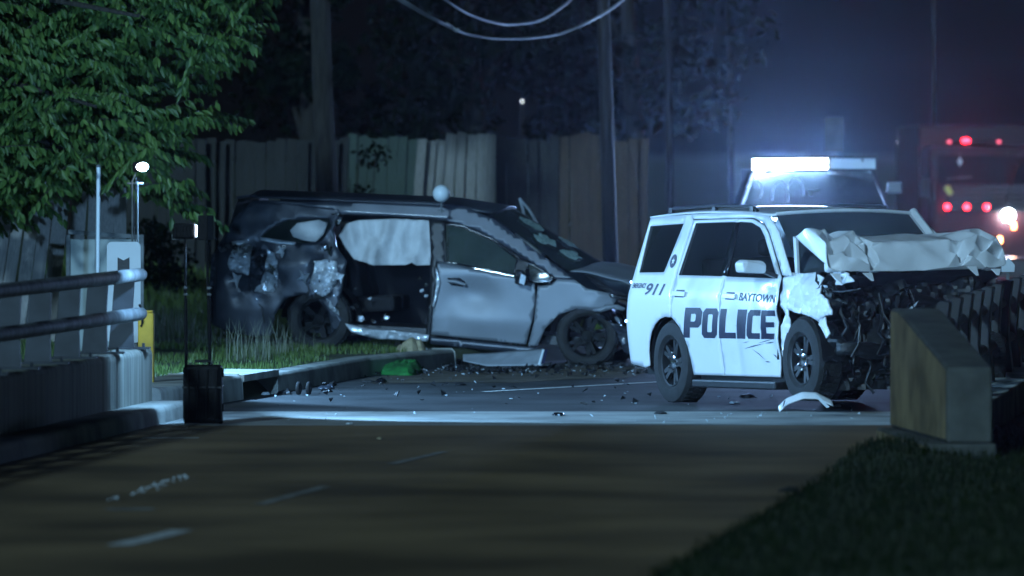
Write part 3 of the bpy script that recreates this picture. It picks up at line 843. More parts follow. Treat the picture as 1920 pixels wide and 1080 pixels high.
# ------------------------------------------------------------------ vehicle helpers
def rotm(A, pitch, roll=0.0):
    return Matrix.Rotation(R(-A), 3, 'Z') @ Matrix.Rotation(R(-pitch), 3, 'Y') @ Matrix.Rotation(R(roll), 3, 'X')
class Side:
    """the near flank of a vehicle: (x along, z up) on a bowed surface y = -W(x, z)"""
    def __init__(s, root, W):
        s.root, s.W = root, W; s.inv = wm(root).inverted()
    def uv(s, px, py):
        o = s.inv @ V((0, 0, H)); d = (s.inv.to_3x3() @ V(((px - 960) / F, 1, -(py - YH) / F))); y = -1.0
        for _ in range(12):
            t = (y - o.y) / d.y; q = o + d * t; y = -s.W(q.x, q.z)
        return (q.x, q.z)
    def panel(s, name, m, poly, px=False, holes=(), step=.06, off=0.0, disp=None, solid=.012, smooth=40, parent=None, side=-1):
        if px:
            poly = [s.uv(*p) for p in poly]; holes = [[s.uv(*p) for p in h] for h in holes]
        vs, fs = cdt(poly, step, holes)
        out = []
        for x, z in vs:
            w = s.W(x, z) + off
            p = V((x, side * w, z))
            if disp:
                d = disp(x, z); p += d if isinstance(d, V) else V((0, side * d, 0))
            out.append(p)
        # faces look outwards
        ff = []
        for f in fs:
            a, b_, c = (out[i] for i in f[:3]); n = (b_ - a).cross(c - a)
            ff.append(f if n.y * side > 0 else tuple(reversed(f)))
        b = MB(); b.v = [tuple(v) for v in out]; b.f = ff
        return b.build(name, m, parent or s.root, local=True, smooth=smooth, solid=solid)

def wheel(root, c, r, w, rim_r, tyre_m, rim_m, spokes, side=-1, name='wheel', squash=0.0, twin=False):
    """tyre as the wheel's own mesh, with rim and hub cap as its pieces; axle along y"""
    c = V(c); hw = w / 2
    t = MB()
    prof = [(-hw * .80, rim_r), (-hw, rim_r * 1.12), (-hw * 1.02, r * .82), (-hw * .9, r * .95), (-hw * .62, r), (hw * .62, r), (hw * .9, r * .95), (hw * 1.02, r * .82), (hw, rim_r * 1.12), (hw * .80, rim_r)]
    t.lathe(prof, c, (0, 1, 0), 40)
    if squash:
        t.v = [(x, y, max(z, c.z - r + squash)) for x, y, z in t.v]
    n = 44
    for k in range(n):                    # tread blocks
        a = 2 * math.pi * k / n
        for yy in (-.42, 0, .42):
            q = c + V((math.sin(a + (yy * .1)) * (r + .003), yy * w * .55, math.cos(a + yy * .1) * (r + .003)))
            if squash and q.z < c.z - r + squash + .01: continue
            t.box(q, (r * .085, w * .18, .012), Matrix.Rotation(a, 3, 'Y'))
    to = t.build(name, tyre_m, root, local=True, smooth=35)
    b = MB()
    b.lathe([(hw * .80, rim_r * 1.0), (hw * .86, rim_r * .98), (hw * .80, rim_r * .93), (0.0, rim_r * .88), (-hw * .8, rim_r * .95)], c, (0, side, 0), 36)
    for k in range(spokes):
        a = 2 * math.pi * (k + .25) / spokes
        for da in ((-.17, .17) if twin else (0,)):
            ca, sa = math.sin(a), math.cos(a); cb, sb = math.sin(a + da), math.cos(a + da)
            i0 = c + V((ca * rim_r * .12, side * hw * .60, sa * rim_r * .12)); i1 = c + V((cb * rim_r * .94, side * hw * .74, sb * rim_r * .94))
            tn = V((sa, 0, -ca)); ww = rim_r * (.10 if twin else .15)
            b.prism([i0 + tn * ww * 1.1, i1 + tn * ww * .9, i1 - tn * ww * .9, i0 - tn * ww * 1.1], V((0, -side * .035, 0)))
    b.lathe([(-.02, rim_r * .55), (.0, rim_r * .55)], c + V((0, side * hw * .25, 0)), (0, side, 0), 24)
    rim = b.build('rim', rim_m, to, local=True, smooth=35)
    b = MB(); b.lathe([(hw * .55, rim_r * .30), (hw * .72, rim_r * .27), (hw * .78, rim_r * .18), (hw * .78, 0.0)], c, (0, side, 0), 20)
    for k in range(6):
        a = 2 * math.pi * k / 6
        b.lathe([(0, .014), (.03, .013), (.034, .0)], c + V((math.sin(a) * rim_r * .38, side * hw * .60, math.cos(a) * rim_r * .38)), (0, side, 0), 8)
    b.build('hub_cap', 'chrome' if rim_m == 'steelwheel' else rim_m, to, local=True, smooth=35)
    return to

def glyphs(text, shear=0.0, spacing=1.0):
    cu = bpy.data.curves.new('text', 'FONT'); cu.body = text; cu.shear = shear; cu.space_character = spacing
    cu.offset = 0.022
    ob = bpy.data.objects.new('text', cu)
    me = bpy.data.meshes.new_from_object(ob)
    vs = [tuple(v.co) for v in me.vertices]; fs = [tuple(p.vertices) for p in me.polygons]
    bpy.data.objects.remove(ob); bpy.data.curves.remove(cu); bpy.data.meshes.remove(me)
    xs = [v[0] for v in vs]; ys = [v[1] for v in vs]
    x0, x1, y0, y1 = min(xs), max(xs), min(ys), max(ys)
    return [((x - x0) / (x1 - x0), (y - y0) / (y1 - y0)) for x, y, _ in vs], fs

# ------------------------------------------------------------------ police patrol car
def Wp(x, z):
    w = 1.0
    if z > 1.05: w -= (z - 1.05) * .30
    elif z > .55: w += .02 * math.sin((z - .55) / .5 * math.pi)
    else: w -= (.55 - z) * .14
    xr = -.85 + .05 * max(0, min(1, (z - 1.1) / .7)); d = xr - x
    if d > 0: w -= .3 - math.sqrt(max(0.0004, .09 - d * d))
    return w
suv_rot = rotm(65.5, 0.9)
suv = thing('police_car', 'white police utility vehicle with a crushed front end and buckled hood', 'police car', (2.4288, 70.8147, 0.0), suv_rot)
ps = Side(suv, Wp)
def arc(cx, cz, r, a0, a1, n=12): return [(cx + r * math.cos(R(a0 + (a1 - a0) * i / n)), cz + r * math.sin(R(a0 + (a1 - a0) * i / n))) for i in range(n + 1)]
rarch = arc(-.03, .375, .465, 180, 8)          # rear wheel opening, from back to front
RG = [(-.805, 1.262), (-.84, 1.715), (-.09, 1.735), (-.245, 1.266)]
ps.panel('quarter_panel', 'white', [(-1.12, .45), (-1.13, .80), (-1.11, 1.15), (-1.06, 1.70), (-1.02, 1.785), (-.5, 1.81), (.02, 1.82), (.095, 1.765), (.03, 1.225), (.062, .845)] + [p for p in reversed(rarch) if p[0] < .10] + [(-.50, .36), (-.60, .34), (-.95, .38)], holes=[RG], step=.055)
ps.panel('rear_glass', 'tint', [(x + (.02 if i in (2, 3) else -.02), z + (.02 if i in (1, 2) else -.02)) for i, (x, z) in enumerate(RG)], off=-.014, step=.12, solid=0)
RD_ = [(.455, .285)] + [p for p in rarch[::-1] if p[0] > .11] + [(.075, .84), (.043, 1.225), (.108, 1.765), (1.065, 1.775), (1.105, 1.225), (1.12, .285)]
RW = [(.085, 1.238), (.165, 1.738), (1.035, 1.745), (1.05, 1.228)]
def scuff(x, z): return -.004 * max(0, noise.noise(V((x * 5, z * 7, 2))))
ps.panel('rear_door', 'white', RD_, holes=[RW], disp=scuff)
FW = [(1.13, 1.225), (1.105, 1.745), (1.378, 1.737), (1.60, 1.685), (1.74, 1.60), (2.215, 1.207)]
def fdent(x, z):
    d = .035 * max(0, ridge((x, 0, z), 2.6, 4.0)) * max(0, min(1, (x - 1.75) / .5)) * (1 if z < 1.1 else .2)
    return -d - .02 * math.exp(-((x - 1.45) / .10) ** 2 - ((z - .45) / .3) ** 2)
ps.panel('front_door', 'white', [(1.133, .285), (1.117, 1.225), (1.08, 1.775), (1.40, 1.767), (1.655, 1.712), (1.80, 1.628), (2.285, 1.222), (2.31, 1.0), (2.285, .75), (2.30, .60), (2.25, .285)], holes=[FW], disp=fdent, step=.045, smooth=28)
ps.panel('pillar_trim', 'gloss', [(1.02, 1.236), (1.02, 1.738), (1.135, 1.74), (1.155, 1.23)], off=.004, step=.1, solid=.004)
ps.panel('door_glass', 'tint', [(.065, 1.215), (.145, 1.755), (1.06, 1.765), (1.075, 1.205)], off=-.016, step=.15, solid=0)
ps.panel('door_glass', 'tint', [(1.105, 1.205), (1.09, 1.765), (1.378, 1.757), (1.61, 1.705), (1.76, 1.62), (2.24, 1.187)], off=-.016, step=.15, solid=0)
ps.panel('roof_pillar', 'white', [(.03, 1.822), (.115, 1.776), (1.41, 1.783), (1.672, 1.727), (1.825, 1.642), (2.335, 1.238), (2.52, 1.238), (2.03, 1.64), (1.83, 1.75), (1.72, 1.80), (1.14, 1.833)], step=.05, disp=lambda x, z: .006)
# inner shell: dark, just behind the panel gaps
ps.panel('inner_shell', 'plastic', [(-1.0, .5), (-1.0, 1.2), (.04, 1.2), (.1, .84)] + [p for p in rarch[::-1]] + [(-.55, .5)], off=-.05, step=.2, solid=0)
ps.panel('inner_shell', 'plastic', [(.5, .25), (.5, .6), (.15, .9), (.04, 1.2), (2.3, 1.19), (2.3, .25)], off=-.06, step=.2, solid=0)
b = MB(); b.grid(18, 24, lambda u, v: (lambda x: V((x, (u * 2 - 1) * (Wp(max(x, -.8), 1.80) - .005 if x > -.8 else Wp(x, 1.78)), 1.785 + .045 * math.sin(max(0, min(1, (x + 1.05) / 2.9)) * math.pi) + .055 * (1 - (u * 2 - 1) ** 2))))(-1.04 + 2.80 * v)); b.build('roof', 'white', suv, local=True, smooth=50, solid=.015)
for s_ in (-1, 1):
    b = MB(); b.tube([(-.6, s_ * .70, 1.845), (-.5, s_ * .70, 1.885), (.5, s_ * .70, 1.905), (1.2, s_ * .69, 1.885), (1.30, s_ * .69, 1.845)], .016, 8)
    for x in (-.55, .4, 1.22): b.box((x, s_ * .70, 1.865), (.07, .03, .05))
    b.build('roof_rail', 'plastic', suv, local=True, smooth=40)
# windshield and its right pillar side
def wsf(u, v):
    y = (u * 2 - 1); x = 1.74 + .78 * v + .13 * (1 - y * y) * (.6 + .4 * v); z = 1.825 - .60 * v + .03 * (1 - y * y) * (1 - v)
    return V((x, y * (.72 + .10 * v), z))
b = MB(); b.grid(16, 12, wsf); b.build('windshield', 'clear', suv, local=True, smooth=60, solid=0)
b = MB(); b.tube([wsf(1, v) + V((-.01, .02, .005)) for v in (0, .3, .6, 1)], .045, 8); b.build('roof_pillar', 'white', suv, local=True, smooth=60)
b = MB(); b.tube([wsf(u, .02) + V((0, 0, .006)) for u in np.linspace(0, 1, 12)], .014, 6); b.build('windshield_trim', 'white', suv, local=True, smooth=60)
# left flank and tail, mostly out of sight
LS = [(-1.12, .45), (-1.13, .80), (-1.11, 1.15), (-1.06, 1.70), (-1.02, 1.785), (.02, 1.82), (1.14, 1.833), (1.72, 1.80), (2.03, 1.64), (2.52, 1.238), (2.9, 1.15), (2.9, .85), (2.35, .75), (2.25, .285), (.45, .285)] + arc(-.03, .375, .465, 0, 180) + [(-.60, .34), (-.95, .38)]
LW = [(.085, 1.238), (.165, 1.738), (1.378, 1.737), (1.60, 1.685), (1.74, 1.60), (2.215, 1.207)]
ps.panel('left_side', 'white', LS, holes=[RG, LW], side=1, step=.12)
ps.panel('door_glass', 'tint', [(.065, 1.215), (.145, 1.755), (1.378, 1.757), (1.61, 1.705), (1.76, 1.62), (2.24, 1.187)], off=-.016, step=.2, solid=0, side=1)
ps.panel('rear_glass', 'tint', RG, off=-.014, step=.2, solid=0, side=1)
b = MB(); b.grid(10, 8, lambda u, v: V((-1.12 + .10 * max(0, v - .45), (u * 2 - 1) * Wp(-1.10, .45 + 1.34 * v), .45 + 1.34 * v))); b.build('tailgate', 'white', suv, local=True, smooth=40)
b = MB(); b.box((-1.16, 0, .58), (.12, 1.66, .26)); b.build('rear_bumper', 'white', suv, local=True, bevel=.04)
for s_ in (-1, 1):
    b = MB(); b.prism([(-1.10, s_ * .86, .82), (-1.145, s_ * .78, .82), (-1.13, s_ * .76, 1.22), (-1.085, s_ * .84, 1.22)], (0, 0, .002) if False else (.02, -s_ * .02, 0)); b.build('tail_lamp', 'redpaint', suv, local=True)
for z in (1.17, .79):                          # small lit blue markers on the rear corner
    b = MB(); b.lathe([(0, .016), (.012, .012), (.016, 0)], (-.965, -Wp(-.965, z) - .002, z), (-.35, -1, 0), 10); b.build('marker_lamp', 'e_blue', suv, local=True)
b = MB(); b.box((1.0, 0, .34), (3.9, 1.56, .14)); b.build('underbody', 'plastic', suv, local=True)
b = MB(); b.prism([(.50, -1.0, .165), (2.26, -1.0, .165), (2.26, -1.02, .20), (2.26, -1.0, .245), (.50, -1.0, .245), (.50, -1.02, .20)], (0, .2, 0)) if False else b.box((1.40, -.93, .205), (1.78, .17, .075)); b.build('running_board', 'plastic', suv, local=True, bevel=.015)
ps.panel('rocker', 'plastic', [(.47, .20), (.47, .282), (2.24, .282), (2.24, .20)], off=-.07, step=.2)
# interior
b = MB(); b.box((2.28, 0, 1.10), (.40, 1.5, .20)); b.build('dashboard', 'plastic', suv, local=True, bevel=.05)
for y in (-.42, .42):
    b = MB()
    b.box((1.35, y, .78), (.52, .50, .16)); b.box((1.10, y, 1.10), (.14, .50, .62), Matrix.Rotation(R(-12), 3, 'Y')); b.box((1.02, y, 1.50), (.10, .26, .16))
    b.build('seat', 'seat', suv, local=True, bevel=.05)
b = MB(); b.box((.15, 0, .95), (.14, 1.35, .9), Matrix.Rotation(R(-10), 3, 'Y')); b.build('seat', 'seat', suv, local=True, bevel=.05)
b = MB(); b.lathe([(0, .19), (.012, .205), (.03, .19), (.015, .178)], (1.86, .42, 1.22), (-1, 0, .5), 22, closed=True); b.build('steering_wheel', 'plastic', suv, local=True, smooth=60)
b = MB(); b.box((1.98, 0, 1.66), (.04, .24, .07)); b.build('inner_mirror', 'plastic', suv, local=True, bevel=.01)
# mirror, handles, emblem
b = MB(); b.prism([(2.10, -1.09, 1.255), (2.13, -1.345, 1.265), (2.14, -1.355, 1.36), (2.11, -1.30, 1.385), (2.10, -1.12, 1.375), (2.09, -1.08, 1.34)], (.15, .02, 0)); b.build('side_mirror', 'white', suv, local=True, bevel=.025)
b = MB(); b.prism([(2.14, -.93, 1.20), (2.22, -.93, 1.20), (2.22, -1.12, 1.28), (2.14, -1.12, 1.28)], (0, 0, .04)); b.build('mirror_arm', 'plastic', suv, local=True)
for (x, z) in ((.23, 1.062), (1.33, 1.043)):
    b = MB(); b.prism([(x - .14, -Wp(x, z) - .030, z - .022), (x + .14, -Wp(x, z) - .030, z - .028), (x + .15, -Wp(x, z) - .022, z + .018), (x - .13, -Wp(x, z) - .022, z + .028)], (0, .014, 0))
    for k in (-.12, .12): b.box((x + k, -Wp(x, z) - .010, z), (.03, .025, .035))
    b.build('door_handle', 'white', suv, local=True, bevel=.006)
    ps.panel('handle_recess', 'scrape', [(x - .10, z - .035), (x + .10, z - .038), (x + .09, z + .034), (x - .09, z + .036)], off=.0025, step=.05, solid=0)
ex, ez = ps.uv(1263, 489.5)
ps.panel('emblem', 'navy', [(ex + .066 * math.cos(a), ez + .066 * math.sin(a)) for a in np.linspace(0, 6.28, 25)[:-1]], off=.003, step=.03, solid=0)
ps.panel('emblem_ring', 'scrape', [(ex + .056 * math.cos(a), ez + .056 * math.sin(a)) for a in np.linspace(0, 6.28, 25)[:-1]], holes=[[(ex + .046 * math.cos(a), ez + .046 * math.sin(a)) for a in np.linspace(0, 6.28, 25)[:-1]]], off=.005, step=.03, solid=0)
ps.panel('emblem_star', 'white', [(ex + (.036 if k % 2 == 0 else .016) * math.sin(k * math.pi / 5), ez + (.036 if k % 2 == 0 else .016) * math.cos(k * math.pi / 5)) for k in range(10)], off=.005, step=.02, solid=0)
# lettering on the doors
LET = {
 'P': ([(0, 0), (.36, 0), (.36, .34), (.84, .34), (1, .47), (1, .87), (.84, 1), (0, 1)], [[(.36, .54), (.60, .54), (.66, .59), (.66, .76), (.60, .80), (.36, .80)]]),
 'O': ([(.16, 0), (.84, 0), (1, .13), (1, .87), (.84, 1), (.16, 1), (0, .87), (0, .13)], [[(.38, .20), (.62, .20), (.66, .24), (.66, .76), (.62, .80), (.38, .80), (.34, .76), (.34, .24)]]),
 'L': ([(0, 0), (1, 0), (1, .20), (.38, .20), (.38, 1), (0, 1)], []),
 'I': ([(0, 0), (1, 0), (1, 1), (0, 1)], []),
 'C': ([(.16, 0), (1, 0), (1, .20), (.42, .20), (.38, .24), (.38, .76), (.42, .80), (1, .80), (1, 1), (.16, 1), (0, .87), (0, .13)], []),
 'E': ([(0, 0), (.95, 0), (.95, .20), (.38, .20), (.38, .41), (.85, .41), (.85, .59), (.38, .59), (.38, .80), (1, .80), (1, 1), (0, 1)], []),
}
for ch, x0, x1 in (('P', .366, .745), ('O', .765, 1.095), ('L', 1.137, 1.475), ('I', 1.500, 1.700), ('C', 1.725, 1.985), ('E', 2.005, 2.262)):
    outer, hl = LET[ch]
    z0, z1 = .640, .928 - .02 * (x0 - .36) / 1.9
    mp = lambda q: (x0 + (x1 - x0) * q[0] + .055 * (q[1] - .5), z0 + (z1 - z0) * q[1])
    ps.panel('letter', 'navy', [mp(q) for q in outer], holes=[[mp(q) for q in h] for h in hl], off=.0035, step=.05, solid=0, disp=(fdent if x0 > 1.12 else scuff))
def word(text, x0, x1, z0, z1, drop, shear, m='navy', parts='lettering', disp=None, sp=1.0):
    vs, fs = glyphs(text, shear, sp)
    b = MB()
    out = []
    for u, w in vs:
        x = x0 + (x1 - x0) * u; z = z0 + (z1 - z0) * w - drop * u
        out.append((x, -Wp(x, z) - .004 - (disp(x, z) if disp else 0), z))
    b.v = out; b.f = fs
    return b.build(parts, m, suv, local=True)
word('BAYTOWN', 1.525, 2.27, 1.000, 1.076, .022, .12, disp=fdent)
word('911', -.545, -.135, 1.048, 1.160, .006, .25)
word('EMERGENCY', -.86, -.56, 1.112, 1.160, .0, .15)
for (x0, z0, x1, z1, w) in ((1.62, .545, 2.02, .60, .012), (2.02, .60, 2.22, .615, .014), (1.78, .55, 2.03, .44, .010), (2.0, .43, 2.1, .425, .012), (1.45, .76, 1.72, .80, .006), (1.60, .60, 1.75, .615, .006), (1.9, .60, 2.2, .645, .008), (2.15, .50, 2.22, .46, .016)):
    d = V((x1 - x0, z1 - z0)).normalized(); n_ = V((-d.y, d.x)) * w / 2
    ps.panel('scrape', 'scrape', [(x0, z0), (x0 + (x1 - x0) * .5 + n_.x, z0 + (z1 - z0) * .5 + n_.y), (x1, z1), (x0 + (x1 - x0) * .5 - n_.x, z0 + (z1 - z0) * .5 - n_.y)], off=.003, step=.04, solid=0, disp=fdent)
# wheels
wheel(suv, (0, -.865, .40), .40, .27, .235, 'rubber', 'steelwheel', 5, squash=.012, twin=True)
wheel(suv, (2.73, -.84, .452), .40, .27, .235, 'rubber', 'steelwheel', 5, squash=.02, twin=True)
wheel(suv, (0, .865, .40), .40, .27, .235, 'rubber', 'steelwheel', 5, side=1, squash=.012, twin=True)
wheel(suv, (2.80, .84, .42), .40, .27, .235, 'rubber', 'steelwheel', 5, side=1, squash=.012, twin=True)
b = MB(); b.tube([(0, -.75, .38), (0, .75, .38)], .05, 8); b.tube([(2.74, -.72, .42), (2.80, .72, .40)], .05, 8); b.build('axle', 'plastic', suv, local=True)
def arch_liner(x, z, r): 
    b = MB(); b.grid(14, 4, lambda u, v: V((x + r * math.cos(math.pi * u), -.97 + .34 * v, z + r * math.sin(math.pi * u)))); return b
arch_liner(-.03, .375, .47).build('wheel_liner', 'plastic', suv, local=True, smooth=60)
arch_liner(2.72, .45, .47).build('wheel_liner', 'plastic', suv, local=True, smooth=60)
# crushed front fender
def crum(x, z): return .07 * facet(V((x, 0, z)) * 3.4) + .03 * facet(V((x, 3, z)) * 9) - .02
ps.panel('front_fender', 'crumple', [(1461, 520), (1478, 511), (1500, 513), (1522, 510), (1535, 520), (1530, 547), (1548, 566), (1551, 590), (1540, 592), (1528, 604), (1522, 597), (1500, 589), (1484, 586), (1470, 577), (1476, 600), (1470, 620), (1464, 650), (1460, 672), (1456, 640), (1462, 590), (1455, 560)], px=True, disp=crum, step=.035, smooth=22)
ps.panel('torn_strip', 'crumple', [(1538, 598), (1547, 594), (1556, 625), (1551, 634)], px=True, disp=lambda x, z: crum(x, z) + .05, step=.04, smooth=20)
ps.panel('torn_strip', 'crumple', [(1533, 510), (1556, 509), (1572, 527), (1540, 535)], px=True, disp=lambda x, z: crum(x, z) - .12, step=.04, smooth=20)
# buckled hood
def hoodf(u, v):                          # the buckled bonnet's overall bend
    y = -.985 + 1.97 * u
    x = np.interp(v, [0, .45, .93, 1], [2.50, 3.12, 3.29, 3.25]); z = np.interp(v, [0, .12, .45, .93, 1], [1.575, 1.615, 1.535, 1.285, 1.245]) + .055 * u - .015 * math.sin(u * 3.14)
    if u < .24: z += .05 * math.sin(min(1, v * 1.4) * math.pi) - .02; x += .02
    if u > .80: z += -.06 * (u - .80) / .2; x -= .12 * (u - .8) / .2
    return V((x, y, z))
cr_ = random.Random(12)
pts = []
for k in range(9):                       # ragged front and rear edges
    u = min(1, max(0, k / 8 + cr_.uniform(-.03, .03) * (0 < k < 8)))
    pts.append((u, cr_.uniform(.0, .06))); pts.append((u, 1 - cr_.uniform(0, .07 if .3 < u < .7 else .14)))
for k in range(1, 5):
    pts.append((cr_.uniform(0, .02), k / 5)); pts.append((1 - cr_.uniform(0, .02), k / 5))
while len(pts) < 74:
    q = cr_.random(); u = cr_.uniform(.02, .30) if q < .42 else (cr_.uniform(.70, .98) if q < .84 else cr_.uniform(.3, .7))
    v = cr_.uniform(.08, .9)
    if min((u - a) ** 2 * 3.9 + (v - c_) ** 2 * .9 for a, c_ in pts) > (.014 if .3 < u < .7 else .005): pts.append((u, v))
SPEC = {}
for u_, v_, d_ in [(u / 20, .45 + cr_.uniform(-.02, .02), cr_.uniform(0, .02)) for u in range(6, 15)] + [(.262, v / 6, -.14) for v in range(2, 6)] + [(.235, v / 6 + .02, .03) for v in range(2, 6)] + [(.292, v / 6 - .02, .02) for v in range(2, 6)] + [(.74, .5 + k * .08, -.10) for k in range(5)] + [(.77, .5 + k * .09, .03) for k in range(5)] + [(.12, .3, -.10), (.15, .55, .08), (.08, .6, -.08), (.18, .75, -.06), (.86, .35, .06), (.90, .6, -.09), (.84, .75, .05), (.95, .5, .05)]:
    pts.append((u_, v_)); SPEC[(round(u_, 3), round(v_, 3))] = d_
ov, _, of, *_ = delaunay_2d_cdt([V((u * 1.97, v * .95)) for u, v in pts], [], [], 0, 1e-6)
P3 = []
for q in ov:
    u, v = q.x / 1.97, q.y / .95
    e_ = min(1.0, max(0.0, (abs(u - .5) - .17) / .14))
    inner = 1 if .07 < v < .9 else .5
    sp_d = SPEC.get((round(u, 3), round(v, 3)))
    if sp_d is not None:
        P3.append(hoodf(u, v) + V((.55, 0, .83)) * sp_d); continue
    P3.append(hoodf(u, v) + V((.55, 0, .83)) * cr_.choice((-1, 1)) * cr_.uniform(.3, 1) * (.022 + .080 * e_) * inner + V((0, cr_.uniform(-.02, .02) * e_, 0)))
b = MB(); N = 6
for f in of:
    a0, a1, a2 = (P3[i] for i in f[:3])
    nrm_ = (a1 - a0).cross(a2 - a0).normalized(); idx = {}
    base = len(b.v)
    for i_ in range(N + 1):
        for j_ in range(N + 1 - i_):
            w0, w1 = i_ / N, j_ / N; w2 = 1 - w0 - w1
            bl = min(w0, w1, w2) * 3
            p = a0 * w0 + a1 * w1 + a2 * w2
            p = p + V((.5, 0, .85)) * (.012 * noise.noise(p * 7) + .004 * noise.noise(p * 18))
            idx[(i_, j_)] = base + len(idx); b.v.append(tuple(p))
    for i_ in range(N):
        for j_ in range(N - i_):
            t3 = [idx[(i_, j_)], idx[(i_ + 1, j_)], idx[(i_, j_ + 1)]]
            fl_ = nrm_.dot(V((.5, 0, .85))) < 0
            b.f.append(tuple(t3[::-1] if fl_ else t3))
            if i_ + j_ < N - 1:
                t3 = [idx[(i_ + 1, j_)], idx[(i_ + 1, j_ + 1)], idx[(i_, j_ + 1)]]
                b.f.append(tuple(t3[::-1] if fl_ else t3))
hd_ = b.build('hood', 'crumple', suv, local=True, smooth=180)
bm_ = bmesh.new(); bm_.from_mesh(hd_.data); bmesh.ops.remove_doubles(bm_, verts=bm_.verts, dist=.0005)
for _ in range(2): bmesh.ops.smooth_vert(bm_, verts=bm_.verts, factor=.5, use_axis_x=True, use_axis_y=True, use_axis_z=True)
bm_.to_mesh(hd_.data); bm_.free(); hd_.data.shade_smooth(); hd_.data.set_sharp_from_angle(angle=R(24))
md_ = hd_.modifiers.new('solid', 'SOLIDIFY'); md_.thickness = .006
for u in (.05, .22, .78, .93):            # torn edges along the front lip
    p = hoodf(u, .97); a_ = cr_.uniform(-.5, .5); L = cr_.uniform(.05, .12)
    q = V((.05, math.sin(a_) * L, -L * .9))
    b = MB(); b.prism([p + V((0, -.05, .01)), p + V((0, .05, .01)), p + q + V((.02, .015, 0)), p + q], (.006, 0, .004)); b.build('torn_strip', 'crumple', suv, local=True)
b = MB(); b.grid(30, 6, lambda u, v: hoodf(.02 + .96 * u, .97) + V((-.03 - .25 * v, 0, -.03 - .12 * v + .02 * ridge((u * 4, v, 0), 2)))); b.build('hood_lining', 'plastic', suv, local=True, smooth=30)
q0, q1 = V((2.50, -.92, 1.60)), V((2.48, -.88, 1.24))
b = MB(); b.prism([q0, q0 + V((.10, -.02, -.02)), q1 + V((.03, 0, 0)), q1 + V((-.02, 0, 0))], (.0, .025, .0)); b.build('hood_hinge', 'crumple', suv, local=True)
# what is left of the nose
def bulk(u, v):
    y = -.93 + 1.86 * u; z = .17 + 1.10 * v
    x = 3.0 + .16 * math.sin(v * 3.0) + .22 * facet(V((0, y, z)) * 2.6) + .10 * facet(V((4, y, z)) * 7)
    return V((x, y, z))
b = MB(); b.grid(64, 40, bulk); b.build('crushed_grille', 'plastic', suv, local=True, smooth=20)
b = MB(); b.box((2.72, .15, .80), (.5, .8, .6)); b.tube([(2.9, -.4, .95), (3.05, 0, 1.02), (2.95, .5, .95)], .06, 8); b.build('engine', 'plastic', suv, local=True, bevel=.04)
b = MB(); b.grid(24, 4, lambda u, v: V((3.24 + .06 * math.sin(u * 9) + .05 * noise.noise(V((u * 5, v, 0))), -.85 + 1.6 * u, .50 + .13 * v - .12 * u + .03 * noise.noise(V((u * 7, 1, v)))))); b.build('bumper_beam', 'plastic', suv, local=True, smooth=30, solid=.03)
hp = [(3.14, -.93, 1.20), (3.20, -.62, 1.23), (3.22, -.60, 1.12), (3.20, -.78, 1.06), (3.12, -.95, 1.12)]
b = MB(); b.prism(hp, (.012, 0, 0)); b.build('headlight', 'lens', suv, local=True)
b = MB()
for y, z in ((-.86, 1.15), (-.72, 1.16)): b.lathe([(0, .015), (.03, .045), (.035, .047)], (3.135, y, z), (1, 0, 0), 14)
b.tube([(3.18, -.95, 1.09), (3.22, -.78, 1.085), (3.24, -.60, 1.11)], .007, 5); b.build('headlight_reflector', 'chrome', suv, local=True, smooth=40)
rr = random.Random(11)
for name, m, n, rad in (('hanging_hose', 'plastic', 6, .018), ('hanging_wire', 'wire', 4, .006)):
    for k in range(n):
        y = rr.uniform(-.85, .2); z = rr.uniform(.65, 1.15)
        pts = [V((3.2, y, z))]
        for j in range(4): pts.append(pts[-1] + V((rr.uniform(-.03, .06), rr.uniform(-.08, .08), -rr.uniform(.06, .16))))
        b = MB(); b.tube(pts, rad, 6); b.build(name, m, suv, local=True, smooth=60)
for k in range(26):
    y = rr.uniform(-.93, .1); z = rr.uniform(.22, 1.12); x = 3.22 + rr.uniform(-.02, .10)
    a = Matrix.Rotation(rr.uniform(0, 3), 3, 'X') @ Matrix.Rotation(rr.uniform(-.8, .8), 3, 'Y')
    L = rr.uniform(.04, .16); w = rr.uniform(.008, .03)
    pts = [V((0, -L, 0)), V((rr.uniform(-.02, .02), -L * .2, w)), V((.01, L, w * .4)), V((0, L * .6, -w)), V((rr.uniform(-.03, .03), -L * .4, -w * .8))]
    b = MB(); b.prism([V((x, y, z)) + a @ p for p in pts], a @ V((.004, 0, 0))); b.build('torn_trim', rr.choice(['torn', 'plastic', 'chrome', 'gloss', 'lens']), suv, local=True)

# ------------------------------------------------------------------ wrecked minivan
def Wm(x, z):
    w = .98
    if z > .95: w -= (z - .95) * .28
    else: w -= max(0, .45 - z) * .12
    if x > 3.0: w -= (x - 3.0) ** 2 * .30
    d = -.95 - x
    if d > 0: w -= .35 - math.sqrt(max(.0004, .1225 - min(d, .35) ** 2))
    return w
van_rot = rotm(10, -2.9)
van = thing('minivan', 'wrecked slate grey minivan with its sliding door torn away and pale airbags hanging', 'minivan', (-2.0471, 84.2017, .17), van_rot)
vs_ = Side(van, Wm)
PXF = 82.7
QW = [(486, 447), (508, 428), (540, 412), (617, 410), (622, 424), (597, 454), (560, 457)]
def qdent(x, z):
    a = .10 * math.exp(-((x + .80) / .28) ** 2 - ((z - .85) / .26) ** 2) + .09 * math.exp(-((x - .05) / .16) ** 2 - ((z - .90) / .3) ** 2)
    return -a * .9 - a * 1.6 * facet(V((x, 0, z)) * 5.0) - .012 * facet(V((x, 2, z)) * 3.2)
